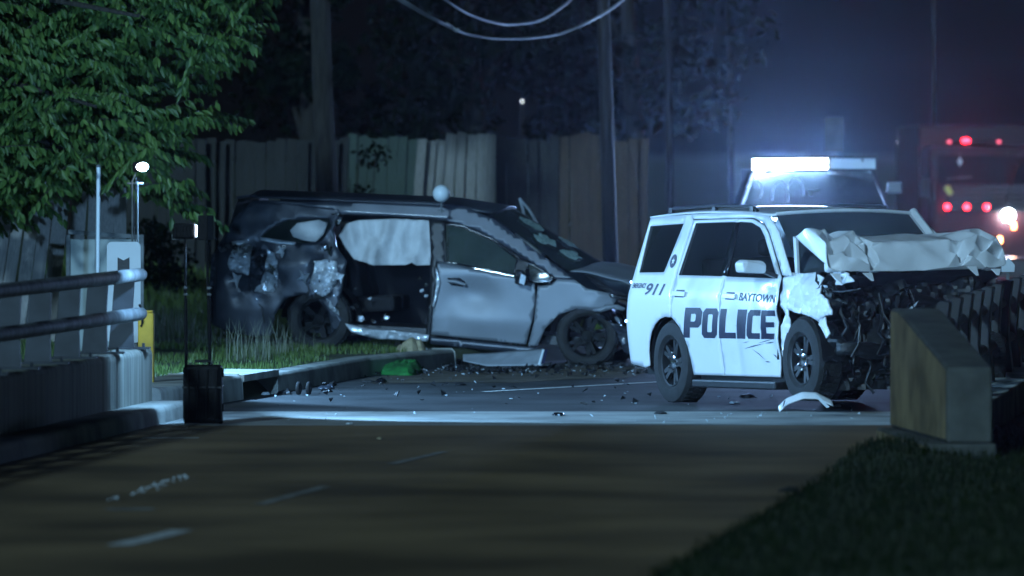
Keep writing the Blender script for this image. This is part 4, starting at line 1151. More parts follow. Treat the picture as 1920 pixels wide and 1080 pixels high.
ps_q = [(390, 585), (391, 540), (397, 478), (418, 446), (440, 408), (474, 376), (560, 378), (640, 380), (636, 404), (626, 428), (630, 462), (650, 490), (640, 545), (628, 585), (650, 606), (640, 625), (622, 622), (615, 585), (595, 560), (565, 552), (535, 560), (515, 590), (508, 628), (480, 632), (430, 622), (396, 606)]
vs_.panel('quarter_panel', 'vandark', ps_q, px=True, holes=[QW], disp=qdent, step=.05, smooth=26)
vs_.panel('quarter_glass', 'vanglass', QW, px=True, off=-.02, step=.1, solid=0)
vs_.panel('side_airbag', 'cloth', [(546, 432), (560, 418), (600, 412), (616, 418), (608, 440), (594, 453), (572, 450), (552, 444)], px=True, off=.012, disp=lambda x, z: .05 * math.cos((x + .25) * 5) + .02 * ridge((x, 0, z), 5), step=.03, smooth=60)
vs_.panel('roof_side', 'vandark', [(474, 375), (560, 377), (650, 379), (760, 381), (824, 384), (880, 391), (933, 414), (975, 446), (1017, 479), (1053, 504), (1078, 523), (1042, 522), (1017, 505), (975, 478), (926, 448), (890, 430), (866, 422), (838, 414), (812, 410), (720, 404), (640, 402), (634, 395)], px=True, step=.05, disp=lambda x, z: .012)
vs_.panel('door_pillar', 'plastic', [(804, 409), (835, 413), (836, 492), (818, 491), (819, 530), (812, 575), (808, 630), (798, 632), (806, 560), (808, 480)], px=True, step=.06, disp=lambda x, z: .004)
# front door with dents, glass, chrome strip
def ddent(x, z):
    return -.055 * math.exp(-((x - 1.78) / .26) ** 2 - ((z - .72) / .17) ** 2) - .015 * math.exp(-((x - 1.45) / .14) ** 2 - ((z - .5) / .2) ** 2) + .008 * math.exp(-((x - 2.0) / .4) ** 2 - ((z - .40) / .10) ** 2) - .002 * ridge((x, 0, z), 2)
vs_.panel('front_door', 'vanpaint', [(820, 494), (836, 495), (900, 508), (963, 520), (1002, 532), (1004, 560), (998, 600), (986, 646), (900, 637), (808, 627), (811, 575), (821, 530)], px=True, disp=ddent, step=.045, smooth=60, solid=.02)
vs_.panel('door_edge', 'torn', [(818, 500), (823, 515), (826, 530), (822, 548), (815, 575), (812, 575), (818, 540), (819, 520)], px=True, off=.02, step=.03, disp=lambda x, z: .015 * ridge((x, 0, z), 8), smooth=25)
FWv = [(836, 422), (866, 427), (926, 453), (968, 487), (962, 513), (900, 501), (837, 489)]
vs_.panel('window_frame', 'gloss', [(821, 414), (866, 420), (926, 446), (978, 480), (1042, 521), (1034, 533), (1000, 530), (963, 518), (900, 506), (836, 494), (820, 492)], px=True, holes=[FWv, [(990, 494), (1032, 519), (1026, 528), (996, 526)]], step=.06, disp=lambda x, z: .001)
vs_.panel('door_glass', 'vanglass', FWv, px=True, off=-.012, step=.12, solid=0)
vs_.panel('door_glass', 'vanglass', [(990, 494), (1032, 519), (1026, 528), (996, 526)], px=True, off=-.012, step=.12, solid=0)
b = MB(); pts = [vs_.uv(*p) for p in ((819, 491.5), (836, 492.5), (870, 499), (900, 505), (963, 518))]
b.tube([(x, -Wm(x, z) - .008, z) for x, z in pts], .010, 6); b.build('chrome_strip', 'chrome', van, local=True, smooth=60)
b = MB(); pts = [vs_.uv(*p) for p in ((834, 421), (835, 455), (836, 491))]
b.tube([(x, -Wm(x, z) - .006, z) for x, z in pts], .007, 6); b.build('chrome_strip', 'chrome', van, local=True, smooth=60)
b = MB(); pts = [vs_.uv(*p) for p in ((841, 527), (855, 528), (874, 534))]
b.tube([(x, -Wm(x, z) - .03, z) for x, z in pts], [.018, .024, .016], 8); b.build('door_handle', 'vanpaint', van, local=True, smooth=60)
vs_.panel('handle_recess', 'gloss', [(838, 521), (862, 521), (872, 529), (868, 538), (845, 535)], px=True, off=.002, disp=ddent, step=.05, solid=0)
hx, hz = vs_.uv(980, 520)
b = MB(); b.prism([(hx - .08, -.98, hz - .08), (hx - .06, -1.16, hz - .075), (hx - .05, -1.20, hz + .02), (hx - .06, -1.17, hz + .09), (hx - .08, -1.0, hz + .07)], (.10, .03, 0)); b.build('side_mirror', 'plastic', van, local=True, bevel=.02)
b = MB(); b.prism([(hx + .0, -1.205, hz - .06), (hx + .06, -1.20, hz - .08), (hx + .075, -1.20, hz + .02), (hx + .02, -1.208, hz + .05)], (0, .01, 0)); b.build('mirror_cap', 'chrome', van, local=True)
vs_.panel('rocker', 'vandark', [(800, 630), (808, 632), (986, 650), (1006, 652), (998, 663), (900, 655), (806, 645)], px=True, off=-.02, step=.06)
# front fender, lamp, bumper
vs_.panel('front_fender', 'vanpaint', [(1008, 537), (1034, 534), (1045, 523), (1078, 525), (1100, 541), (1140, 549), (1160, 556), (1148, 575), (1120, 583), (1081, 579), (1048, 590), (1022, 616), (1008, 648), (990, 649), (1001, 604)], px=True, step=.045, disp=lambda x, z: .012 * ridge((x, 0, z), 2.5) * max(0, min(1, (x - 2.9) / .3)), smooth=50)
vs_.panel('arch_trim', 'vanpaint', [(1110, 582), (1140, 572), (1160, 571), (1175, 578), (1170, 583), (1150, 579), (1128, 585)], px=True, off=.05, step=.04, smooth=40)
vs_.panel('headlight', 'lens', [(1120, 590), (1145, 580), (1168, 590), (1176, 612), (1150, 606), (1135, 600)], px=True, off=.03, step=.05)
vs_.panel('lamp_strip', 'chrome', [(1142, 551), (1178, 555), (1180, 561), (1146, 558)], px=True, off=.04, step=.05)
vs_.panel('bumper', 'vandark', [(1120, 588), (1150, 605), (1178, 615), (1200, 640), (1198, 668), (1172, 660), (1160, 625), (1140, 598)], px=True, off=.02, disp=lambda x, z: .07 * ridge((x, 0, z), 4), step=.045, smooth=25)
b = MB(); b.grid(22, 12, lambda u, v: V((3.45 + .35 * (1 - (2 * u - 1) ** 2) + .07 * ridge((0, u * 3, v), 2), (u * 2 - 1) * .90, .18 + .72 * v))); b.build('bumper', 'vandark', van, local=True, smooth=28)
def hoodv(u, v):
    y = (u * 2 - 1); x = 2.86 + .85 * v + .22 * (1 - y * y); z = 1.02 - .22 * v * v + .10 * (1 - y * y) + .012 * ridge((x, y, 0), 2.2)
    z += .05 * math.exp(-((v - .75) / .12) ** 2) * (.5 + .5 * u)
    return V((x, y * (.90 - .06 * v), z))
b = MB(); b.grid(24, 18, hoodv); b.build('hood', 'vanpaint', van, local=True, smooth=35, solid=.012)
b = MB(); b.prism([(3.02, -.88, 1.0), (3.10, -.84, 1.0), (3.35, -.86, .86), (3.50, -.80, .80), (3.46, -.82, .76), (3.2, -.90, .86)], (0, .012, 0)); b.build('hood_gap', 'plastic', van, local=True)
# roof and windshield
def roofv(u, v):
    y = u * 2 - 1; x = -.92 + 2.82 * v; e = np.interp(x, [-.92, .2, 1.3, 1.9], [1.672, 1.690, 1.705, 1.635])
    return V((x + .10 * (1 - y * y) * max(0, v - .6) / .4, y * (Wm(max(x, -.9), e) - .004), e + .075 * (1 - y * y)))
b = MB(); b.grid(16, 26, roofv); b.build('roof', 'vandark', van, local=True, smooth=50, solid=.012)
for s_ in (-1, 1):
    b = MB(); b.tube([(-.7, s_ * .66, 1.70), (.2, s_ * .66, 1.725), (1.2, s_ * .66, 1.735)], .014, 6); b.build('roof_rail', 'plastic', van, local=True, smooth=60)
b = MB(); b.prism([(-.86, -.66, 1.69), (-1.10, -.62, 1.645), (-1.10, .62, 1.645), (-.86, .66, 1.69)], (0, 0, .03)); b.build('spoiler', 'vandark', van, local=True, bevel=.01)
def wsv(u, v):
    y = u * 2 - 1; x = 1.885 + .95 * v + (.10 + .18 * v) * (1 - y * y); z = 1.63 - .60 * v + .07 * (1 - y * y)
    return V((x, y * (.755 + .12 * v), z + .008 * noise.noise(V((x * 6, y * 6, 0)))))
b = MB(); b.grid(20, 16, wsv); b.build('windshield', 'vanglass', van, local=True, smooth=60, solid=0)
for k, (u0, v0, r) in enumerate(((.30, .30, .13), (.16, .52, .12), (.2, .78, .11), (.42, .62, .10))):
    b = MB(); n = 12
    rr = random.Random(k)
    ring = [(u0 + r * (.6 + .6 * rr.random()) * math.cos(6.283 * i / n) * .8, v0 + r * (.6 + .6 * rr.random()) * math.sin(6.283 * i / n)) for i in range(n)]
    vs, fs = cdt(ring, .03)
    b.v = [tuple(wsv(u, v) + V((.012, 0, .014 + .02 * max(0, noise.noise(V((u * 22, v * 22, k))))))) for u, v in vs]; b.f = fs
    b.build('cracked_glass', 'cracked', van, local=True, smooth=20)
b = MB(); b.tube([wsv(1, v) for v in (0, .3, .7, 1)], .04, 8); b.build('roof_pillar', 'vandark', van, local=True, smooth=60)
b = MB(); b.grid(12, 12, lambda u, v: V((2.10 + .35 * math.sin(math.pi * v) * math.sin(math.pi * u) + .03 * ridge((u * 2, v * 2, 0), 2), -.10 - .62 * u, 1.02 + .40 * v))); b.build('front_airbag', 'cloth', van, local=True, smooth=60)
vs_.panel('curtain_airbag', 'cloth', [(838, 420), (868, 424), (926, 450), (972, 486), (962, 516), (900, 505), (838, 494)], px=True, off=-.09, disp=lambda x, z: .03 * math.sin(x * 16 + 3 * noise.noise(V((x * 2, 0, z * 2)))), step=.04, smooth=60, solid=0)
# doorway: curtain airbag, interior, sill
FOLDS = [(.24, .42, .11, .09), (.47, .58, .10, .11), (.70, .62, .14, .16), (.90, .88, .10, .10), (1.10, 1.06, .11, .10)]
def fold(x, z):
    d = -.09 + .05 * facet(V((x * 1.4, 0, z * .6)) * 3.0)
    t = max(0, min(1, (1.52 - z) / .5))
    for xt, xb, w, h in FOLDS:
        c = xt + (xb - xt) * t + .02 * math.sin(z * 14 + xt * 20)
        d += h * max(0, 1 - abs(x - c) / (w * (.75 + .4 * t))) * (.45 + .55 * t)
    return d
vs_.panel('curtain_airbag', 'cloth', [(632, 442), (646, 420), (668, 413), (740, 410), (804, 413), (806, 470), (804, 497), (780, 498), (772, 492), (760, 497), (702, 497), (690, 493), (662, 486), (655, 478), (646, 466)], px=True, disp=fold, step=.03, smooth=60, solid=.004)
b = MB(); b.box((.95, .05, .20), (2.4, 1.5, .06)); b.build('cabin_floor', 'plastic', van, local=True)
b = MB(); b.box((.9, .62, .75), (3.2, .04, 1.0)); b.build('inner_trim', 'seat', van, local=True)
for (x, y) in ((1.35, -.45), (1.35, .42), (.25, -.10), (.25, .45)):
    b = MB(); b.box((x + .25, y, .52), (.50, .50, .18), Matrix.Rotation(R(-6), 3, 'Y')); b.box((x - .02, y, .90), (.16, .48, .66), Matrix.Rotation(R(-14), 3, 'Y')); b.box((x - .10, y, 1.30), (.09, .26, .17)); b.build('seat', 'seat', van, local=True, bevel=.05)
b = MB(); b.box((2.30, 0, .88), (.40, 1.45, .22)); b.build('dashboard', 'plastic', van, local=True, bevel=.06)
vs_.panel('door_sill', 'torn', [(648, 606), (672, 612), (700, 618), (760, 622), (806, 628), (804, 640), (760, 638), (700, 634), (660, 622)], px=True, off=.0, disp=lambda x, z: .05 * ridge((x, 0, z), 5, 3), step=.035, smooth=22)
rr = random.Random(5)
def scrap(name, px, py, s, m, off=.02, k=6):
    x, z = vs_.uv(px, py); b = MB()
    pts = []
    for i in range(k):
        a = 6.283 * i / k + rr.uniform(-.3, .3); r = s * rr.uniform(.35, 1)
        pts.append((x + r * math.cos(a), -Wm(x, z) - off - rr.uniform(0, .04), z + r * math.sin(a) * .8))
    b.prism(pts, (.004, .010, .004)); return b.build(name, m, van, local=True)
# crumpled and torn skins
def tdent(x, z): return .085 * facet(V((x, 0, z)) * 7.0) + .045 * facet(V((x, 1, z)) * 15.0)
vs_.panel('torn_skin', 'torn', [(430, 478), (441, 461), (458, 455), (474, 461), (470, 478), (468, 500), (466, 516), (448, 512), (432, 507), (429, 495)], px=True, off=.03, disp=tdent, step=.025, smooth=18)
vs_.panel('torn_skin', 'torn', [(503, 468), (514, 474), (520, 490), (521, 512), (518, 548), (496, 551), (478, 546), (480, 538), (492, 532), (490, 524), (497, 505)], px=True, off=.03, disp=tdent, step=.025, smooth=18)
vs_.panel('torn_skin', 'vandark', [(470, 463), (500, 468), (494, 505), (486, 526), (467, 518)], px=True, off=.01, disp=tdent, step=.03, smooth=20)
vs_.panel('torn_skin', 'torn', [(590, 490), (612, 487), (632, 490), (637, 508), (632, 530), (620, 548), (606, 556), (588, 548), (579, 532), (586, 518), (590, 505)], px=True, off=.03, disp=lambda x, z: .05 * math.sin(x * 60 + 2 * noise.noise(V((x * 5, 0, z * 4)))) * .5 + tdent(x, z), step=.022, smooth=20)
vs_.panel('trim_strip', 'torn', [(488, 444), (520, 449), (556, 454), (552, 459), (520, 457), (489, 450)], px=True, off=.02, step=.05, disp=lambda x, z: .01 * ridge((x, 0, z), 6))
vs_.panel('trim_strip', 'torn', [(436, 453), (462, 449), (466, 455), (450, 460), (437, 459)], px=True, off=.02, step=.04, disp=lambda x, z: .02 * ridge((x, 0, z), 6))
vs_.panel('trim_strip', 'vanpaint', [(408, 463), (430, 458), (434, 466), (414, 472)], px=True, off=.03, step=.04, disp=tdent)
vs_.panel('torn_strip', 'chrome', [(618, 404), (632, 398), (640, 392), (646, 398), (643, 410), (634, 424), (626, 424), (629, 412)], px=True, off=.02, disp=lambda x, z: tdent(x, z) * 1.6, step=.025, smooth=20)
vs_.panel('torn_strip', 'chrome', [(596, 458), (612, 457), (620, 462), (614, 470), (600, 468)], px=True, off=.03, disp=tdent, step=.025, smooth=20)
vs_.panel('torn_strip', 'torn', [(612, 560), (620, 566), (634, 582), (642, 592), (634, 594), (620, 578)], px=True, off=.03, disp=tdent, step=.025, smooth=20)
for (px, py, s, m) in ((795, 535, .04, 'chrome'), (786, 545, .035, 'torn'), (783, 522, .03, 'chrome'), (795, 556, .03, 'torn'), (720, 597, .05, 'torn'), (697, 603, .05, 'chrome'), (672, 598, .05, 'torn'), (690, 560, .03, 'torn'), (665, 540, .03, 'plastic'), (722, 590, .03, 'chrome'), (662, 575, .06, 'plastic')):
    scrap('torn_scrap', px, py, s, m, -.12)
for (px, py, s_, m) in ((444, 524, .10, 'torn'), (530, 470, .08, 'torn'), (572, 520, .08, 'torn'), (640, 520, .06, 'torn'), (618, 468, .06, 'chrome'), (512, 505, .08, 'chrome'), (448, 466, .06, 'chrome')):
    x0_, z0_ = vs_.uv(px, py); b = MB(); q_ = []
    for k in range(9):
        a_ = 6.283 * k / 9; r_ = s_ * (rr.uniform(.8, 1.2) if k % 2 else rr.uniform(.25, .55))
        q_.append((x0_ + r_ * math.cos(a_), -Wm(x0_, z0_) - .03 - rr.uniform(0, .07), z0_ + r_ * math.sin(a_)))
    cc_ = (x0_, -Wm(x0_, z0_) - .02, z0_)
    b.add(q_ + [cc_], [(k, (k + 1) % 9, 9) for k in range(9)]); b.build('torn_scrap', m, van, local=True, solid=.006)
for k in range(6):
    x0_, z0_ = vs_.uv(rr.uniform(440, 640), rr.uniform(520, 580)); b = MB()
    q_ = [V((x0_, -Wm(x0_, z0_) - .03, z0_))]
    for _ in range(4): q_.append(q_[-1] + V((rr.uniform(-.06, .06), -rr.uniform(0, .02), -rr.uniform(.03, .09))))
    b.tube(q_, .006, 5); b.build('hanging_wire', 'plastic', van, local=True)
# tail, left flank, wheels, open far door
b = MB(); b.grid(16, 14, lambda u, v: V((-1.28 + .36 * max(0, v - .42) + .03 * ridge((0, u * 2, v * 2), 2), (u * 2 - 1) * .86, .33 + 1.32 * v))); b.build('tailgate', 'vandark', van, local=True, smooth=40)
b = MB(); b.grid(20, 8, lambda u, v: V((-1.34 + .05 * ridge((0, u * 3, v), 2), (u * 2 - 1) * .93, .22 + .42 * v))); b.build('bumper', 'plastic', van, local=True, smooth=28)
rg = [vs_.uv(*p) for p in ps_q]
fl = [(-1.25, .4), (-1.28, 1.05), (-.86, 1.67), (.2, 1.68), (1.3, 1.70), (1.85, 1.65), (2.85, 1.04), (3.6, .8), (3.6, .35)] + arc(3.09, .3, .40, 0, 180) + [(2.5, .18), (.5, .2)] + arc(0, .33, .42, 0, 180)
vs_.panel('left_side', 'vandark', fl, holes=[[(-.7, 1.2), (-.4, 1.42), (1.3, 1.48), (1.95, 1.35), (2.3, 1.08), (1.4, 1.06)]], side=1, step=.14)
wheel(van, (0, -.85, .33), .36, .24, .225, 'rubber', 'darkalloy', 5, squash=.03)
wheel(van, (3.09, -.84, .315), .35, .24, .235, 'rubber', 'darkalloy', 5, squash=.03, twin=True)
wheel(van, (0, .85, .33), .36, .24, .225, 'rubber', 'alloy', 5, side=1)
wheel(van, (3.09, .84, .315), .35, .24, .235, 'rubber', 'alloy', 5, side=1)
for x, z, r in ((0, .33, .44), (3.09, .315, .42)):
    b = MB(); b.grid(14, 4, lambda u, v: V((x + r * math.cos(math.pi * u), -.95 + .34 * v, z + r * math.sin(math.pi * u)))); b.build('wheel_liner', 'plastic', van, local=True, smooth=60)
b = MB(); b.box((1.5, 0, .24), (3.6, 1.4, .10)); b.build('underbody', 'plastic', van, local=True)
b = MB(); b.tube([(3.09, -.7, .32), (3.09, .7, .32)], .05, 8); b.build('axle', 'plastic', van, local=True)
Yd = 84.9
tri = [P(974, 372, Yd), P(984, 407, Yd + .05), P(998, 428, Yd + .1), P(1036, 462, Yd + .2), P(1012, 428, Yd + .1), P(992, 393, Yd + .05)]
b = MB(); b.tube(tri + [tri[0]], .018, 6); fd = b.build('open_door', 'paleskin', van, smooth=60)
b = MB(); b.add([p + V((0, .005, 0)) for p in tri], [(0, 1, 5), (1, 2, 4, 5), (2, 3, 4)]); b.build('door_glass', 'vanglass', fd)
low = [P(984, 440, Yd + .05), P(1060, 470, Yd + .25), P(1066, 600, Yd + .25), P(990, 600, Yd + .05)]
b = MB(); b.prism(low, (0, .06, 0)); b.build('door_skin', 'vandark', fd, bevel=.01)
# white globe on its short stem
gc = P(827.5, 363, 82.9)
rz = (van_rot @ V((0, 0, 0)))
gb = thing('globe', 'white round globe on a short stem standing on the minivan roof', 'globe', gc + V((0, 0, -.19)))
b = MB(); b.lathe([(-.098 * math.cos(a), max(.0005, .098 * math.sin(a))) for a in np.linspace(0, math.pi, 18)], gc, (0, 0, 1), 28); b.build('ball', 'signwhite', gb, smooth=80)
b = MB(); b.tube([gc + V((0, 0, -.22)), gc + V((0, 0, -.09))], .010, 8); b.lathe([(0, .04), (.012, .035), (.018, .012)], gc + V((0, 0, -.20)), (0, 0, 1), 14); b.build('stem', 'galv', gb, smooth=40)

# ------------------------------------------------------------------ second police truck facing the camera, its light bar half lit
Yp = 95.0
def T(px, py, dy=0.0): return P(px, py, Yp + dy)
gz = h1(4.0, Yp) + .05
tr = thing('police_truck', 'dark police truck facing the camera with a bright white light bar over its windshield', 'police truck', (T(1530, 0).x, Yp, 0))
x0, x1 = T(1408, 0).x, T(1646, 0).x
b = MB(); b.add([T(1412, 322), T(1640, 320), T(1640, 316), T(1412, 318), T(1420, 322, 1.6), T(1632, 320, 1.6), T(1632, 314, 1.6), T(1420, 316, 1.6)], [(0, 1, 2, 3), (3, 2, 6, 7), (4, 7, 6, 5), (0, 3, 7, 4), (1, 5, 6, 2), (0, 4, 5, 1)]); b.build('roof', 'vandark', tr, bevel=.01)
wq = [T(1413, 323, -.02), T(1637, 321, -.02), T(1668, 402, -.62), T(1384, 402, -.62)]
b = MB(); b.grid(10, 8, lambda u, v: (wq[0].lerp(wq[1], u)).lerp(wq[3].lerp(wq[2], u), v) + V((0, -.10 * (1 - (2 * u - 1) ** 2), 0))); b.build('windshield', 'vanglass', tr, smooth=60, solid=0)
for a, c in ((0, 3), (1, 2)):
    b = MB(); b.tube([wq[a], wq[a].lerp(wq[c], .5), wq[c]], .03, 8); b.build('roof_pillar', 'vandark', tr, smooth=60)
bx = (wq[3].x, wq[2].x)
b = MB(); z0 = wq[3].z
b.grid(12, 10, lambda u, v: V((bx[0] - .03 + (bx[1] - bx[0] + .06) * u, Yp - .60 - 1.25 * v, z0 - .04 - .10 * v * v + .05 * (1 - (2 * u - 1) ** 2)))); b.build('hood', 'vandark', tr, smooth=50, solid=.02)
xm = (bx[0] + bx[1]) / 2; wid = bx[1] - bx[0] + .08
b = MB(); b.box((xm, Yp - 1.86, z0 - .36), (wid - .5, .05, .40)); b.build('grille', 'plastic', tr, bevel=.02)
for k in range(4):
    b = MB(); b.box((xm, Yp - 1.90, z0 - .50 + .09 * k), (wid - .56, .03, .03)); b.build('grille_bar', 'chrome', tr)
for s_ in (-1, 1):
    b = MB(); b.box((xm + s_ * (wid / 2 - .14), Yp - 1.85, z0 - .34), (.24, .08, .28)); b.build('headlight', 'lens', tr, bevel=.03)
    b = MB(); b.prism([V((xm + s_ * wid / 2, Yp - 1.82, .55)), V((xm + s_ * wid / 2, Yp - 1.82, z0 - .15)), V((xm + s_ * wid / 2, Yp - .62, z0 - .05)), V((xm + s_ * wid / 2, Yp + .9, z0 - .02)), V((xm + s_ * wid / 2, Yp + .9, .55))], (-s_ * .05, 0, 0)); b.build('side_panel', 'vandark', tr, bevel=.01)
    b = MB(); b.prism([V((xm + s_ * wid / 2, Yp - .55, z0)), V((xm + s_ * wid / 2 * .80, Yp + .02, T(0, 322).z)), V((xm + s_ * wid / 2 * .80, Yp + 1.5, T(0, 322).z)), V((xm + s_ * wid / 2, Yp + 1.55, z0))], (-s_ * .012, 0, 0)); b.build('side_window', 'tint', tr)
b = MB(); b.box((xm, Yp - 1.95, .62), (wid + .02, .18, .26)); b.build('front_bumper', 'chrome', tr, bevel=.05)
b = MB(); b.box((xm, Yp + 2.6, 1.05), (wid - .02, 3.2, .95)); b.build('cargo_bed', 'vandark', tr, bevel=.04)
b = MB(); b.box((xm, Yp + 1.2, .5), (1.1, 5.6, .2)); b.build('underbody', 'plastic', tr)
b = MB(); b.box((xm, Yp + 1.55, (z0 + T(0, 318).z) / 2), (wid * .86, .04, T(0, 318).z - z0)); b.build('rear_wall', 'vandark', tr)
for s_ in (-1, 1):
    for yy in (-1.05, 2.9): 
        t = MB(); c = V((xm + s_ * (wid / 2 - .12), Yp + yy, .43)); t.lathe([(-.13, .22), (-.13, .36), (-.08, .42), (.08, .42), (.13, .36), (.13, .22)], c, (1, 0, 0), 28); w_ = t.build('wheel', 'rubber', tr, smooth=40)
        t = MB(); t.lathe([(.10, .22), (.11, .20), (.05, .12), (.08, .07), (.08, 0)], c, (s_, 0, 0), 20); t.build('rim', 'alloy', w_, smooth=40)
mq = T(1677, 352, -.35)
b = MB(); b.box(mq, (.20, .12, .16)); b.build('side_mirror', 'vanpaint', tr, bevel=.025)
b = MB(); b.tube([mq + V((-.08, .03, -.05)), T(1655, 366, -.3)], .02, 6); b.build('mirror_arm', 'plastic', tr)
# the bar
zb0, zb1 = T(0, 321).z, T(0, 292).z
lb = MB(); lb.box(((x0 + x1) / 2, Yp + .10, (zb0 + zb1) / 2), (x1 - x0 - .03, .22, (zb1 - zb0) * .92)); lbo = lb.build('light_bar', 'plastic', tr, bevel=.02)
xs = T(1553, 0).x
n = 9; wseg = (xs - x0 - .03) / n
for k in range(n):
    b = MB(); b.box((x0 + .02 + wseg * (k + .5), Yp - .016, (zb0 + zb1) / 2 - .004 + (.010 if k > 4 else 0) - .01), (wseg * .97, .012, (zb1 - zb0) * .66)); b.build('lit_segment', 'e_bar', lbo, bevel=.003)
b = MB(); b.box(((xs + x1) / 2, Yp - .016, (zb0 + zb1) / 2), (x1 - xs - .06, .012, (zb1 - zb0) * .70)); b.build('unlit_lens', 'signwhite', lbo, bevel=.004)
b = MB(); b.box((T(1617, 0).x, Yp - .024, T(0, 300).z), (.018, .012, .05)); b.build('clip', 'chrome', lbo)
b = MB(); b.box(((xs + x1) / 2, Yp + .0, zb1 - .003), (x1 - xs, .24, .016)); b.build('bar_lid', 'galv', lbo)
# pale hoops put in for lit headrest rims, and bits, low in its windshield
def arcpts(cx, cy, rx, ry, a0, a1, dy, n=12): return [T(cx + rx * math.cos(R(a0 + (a1 - a0) * i / n)), cy - ry * math.sin(R(a0 + (a1 - a0) * i / n)), dy) for i in range(n + 1)]
for a in ((1414, 358, 15, 19, 160, -40), (1463, 370, 15, 30, 190, -20), (1492, 362, 15, 28, 160, -10)):
    b = MB(); b.tube(arcpts(*a, -.80), .010, 6); b.build('pale_hoop', 'cloth', tr, smooth=60)
b = MB(); b.box(T(1525, 358, -.78), (.16, .02, .025)); b.box(T(1520, 363, -.78), (.05, .02, .05)); b.build('dash_radio', 'galv', tr)
for y in (1, -1):
    b = MB(); b.box((xm + y * .42, Yp + .55, z0 - .05), (.5, .16, .7)); b.box((xm + y * .42, Yp + .60, z0 + .40), (.28, .1, .18)); b.build('seat', 'seat', tr, bevel=.04)
bar_d = bpy.data.lights.new('light_bar_beam', 'AREA'); bar_d.shape = 'RECTANGLE'; bar_d.size = xs - x0; bar_d.size_y = .10; bar_d.energy = BAR_E; bar_d.color = (.28, .50, 1.0); bar_d.spread = R(150)
bo = bpy.data.objects.new('light_bar_beam', bar_d); COL.objects.link(bo); bo.location = ((x0 + xs) / 2, Yp - .05, (zb0 + zb1) / 2); bo.rotation_euler = (R(-90), 0, 0)

# ------------------------------------------------------------------ fire engine at the right edge
Ye = 112.0
def E(px, py, dy=0.0): return P(px, py, Ye + dy)
fe = thing('fire_engine', 'dark red fire engine with red flashing lamps at the right edge', 'fire engine', (7.6, Ye, 0))
ex0, ex1 = E(1742, 0).x, E(2040, 0).x
ez1 = E(0, 272).z
b = MB(); b.box(((ex0 + ex1) / 2, Ye + 1.2, (ez1 + .45) / 2 + .02), (ex1 - ex0, 2.4, ez1 - .5)); b.build('cab', 'redpaint', fe, bevel=.10)
b = MB(); b.box(((ex0 + ex1) / 2, Ye + 5.6, 1.65), (ex1 - ex0 + .06, 6.2, 2.3)); b.build('pump_body', 'redpaint', fe, bevel=.05)
b = MB(); b.grid(10, 6, lambda u, v: V((ex0 + .14 + (ex1 - ex0 - .28) * u, Ye - .015 - .05 * (1 - (2 * u - 1) ** 2), E(0, 292).z + (E(0, 345).z - E(0, 292).z) * v))); b.build('windshield', 'tint', fe, smooth=60, solid=0)
b = MB(); b.box(((ex0 + ex1) / 2, Ye - .02, E(0, 318).z), (.05, .06, .55)); b.build('windshield_pillar', 'redpaint', fe)
b = MB(); b.tube([E(1775, 336, -.09), E(1800, 333, -.09), E(1822, 332, -.09)], .012, 6); b.build('wiper', 'galv', fe)
b = MB(); b.box(((ex0 + ex1) / 2, Ye - .06, E(0, 372).z), (ex1 - ex0 - .5, .10, .42)); b.build('grille', 'plastic', fe, bevel=.02)
for k in range(5):
    b = MB(); b.box(((ex0 + ex1) / 2, Ye - .12, E(0, 356 + k * 9).z), (ex1 - ex0 - .6, .03, .02)); b.build('grille_bar', 'chrome', fe)
b = MB(); b.box(((ex0 + ex1) / 2, Ye - .30, .60), (ex1 - ex0 + .1, .60, .36)); b.build('front_bumper', 'chrome', fe, bevel=.05)
b = MB(); b.box((E(1826, 0).x, Ye + .25, E(0, 267).z), (.84, .34, .06)); lbr = b.build('light_bar', 'redpaint', fe, bevel=.02)
b = MB(); b.lathe([(-.065, .0), (-.06, .028), (0, .042), (.06, .028), (.065, 0)], E(1811, 264, .06), (1, 0, 0), 14); b.build('beacon', 'e_red', lbr, smooth=60)
for px in (1780, 1873):
    b = MB(); b.lathe([(-.04, 0), (-.02, .032), (.02, .032), (.04, 0)], E(px, 266, .05), (1, 0, 0), 12); b.build('end_lamp', 'e_redlow', lbr, smooth=60)
b = MB(); b.prism([E(1800, 294, -.10), E(1805, 303, -.10), E(1800, 312, -.10), E(1795, 303, -.10)], (0, .01, 0)); b.build('diamond_reflector', 'signwhite', fe)
b = MB(); b.tube([E(1800, 285, -.09), E(1800, 296, -.09)], .006, 5); b.build('reflector_stem', 'galv', fe)
for (px, py, r) in ((1777, 354, .055), (1781, 361, .05)):
    b = MB(); b.lathe([(0, r), (.02, r * .9), (.03, 0)], E(px, py, -.14), (0, -1, 0), 14); b.build('emblem', 'reflector', fe, smooth=50)
for i, px in enumerate((1776, 1813, 1850)):
    b = MB(); b.lathe([(0, .048), (.02, .044), (.035, .022), (.038, 0)], E(px, 388, -.14), (0, -1, 0), 14); b.build('warning_lamp', 'e_red', fe, smooth=60)
    b = MB(); b.lathe([(0, .064), (.018, .062), (.018, .052)], E(px, 388, -.13), (0, -1, 0), 16); b.build('lamp_bezel', 'chrome', fe, smooth=40)
b = MB(); b.lathe([(0, .10), (.04, .09), (.05, 0)], E(1890, 404, -.14), (0, -1, 0), 20); b.build('headlight', 'e_head', fe, smooth=60)
b = MB(); b.lathe([(0, .13), (.03, .125), (.03, .10)], E(1890, 404, -.13), (0, -1, 0), 20); b.build('headlight_bezel', 'chrome', fe, smooth=60)
for px, py in ((1901, 424), (1875, 450)):
    b = MB(); b.box(E(px, py, -.15), (.07, .05, .11)); b.build('turn_lamp', 'e_amber', fe, bevel=.02)
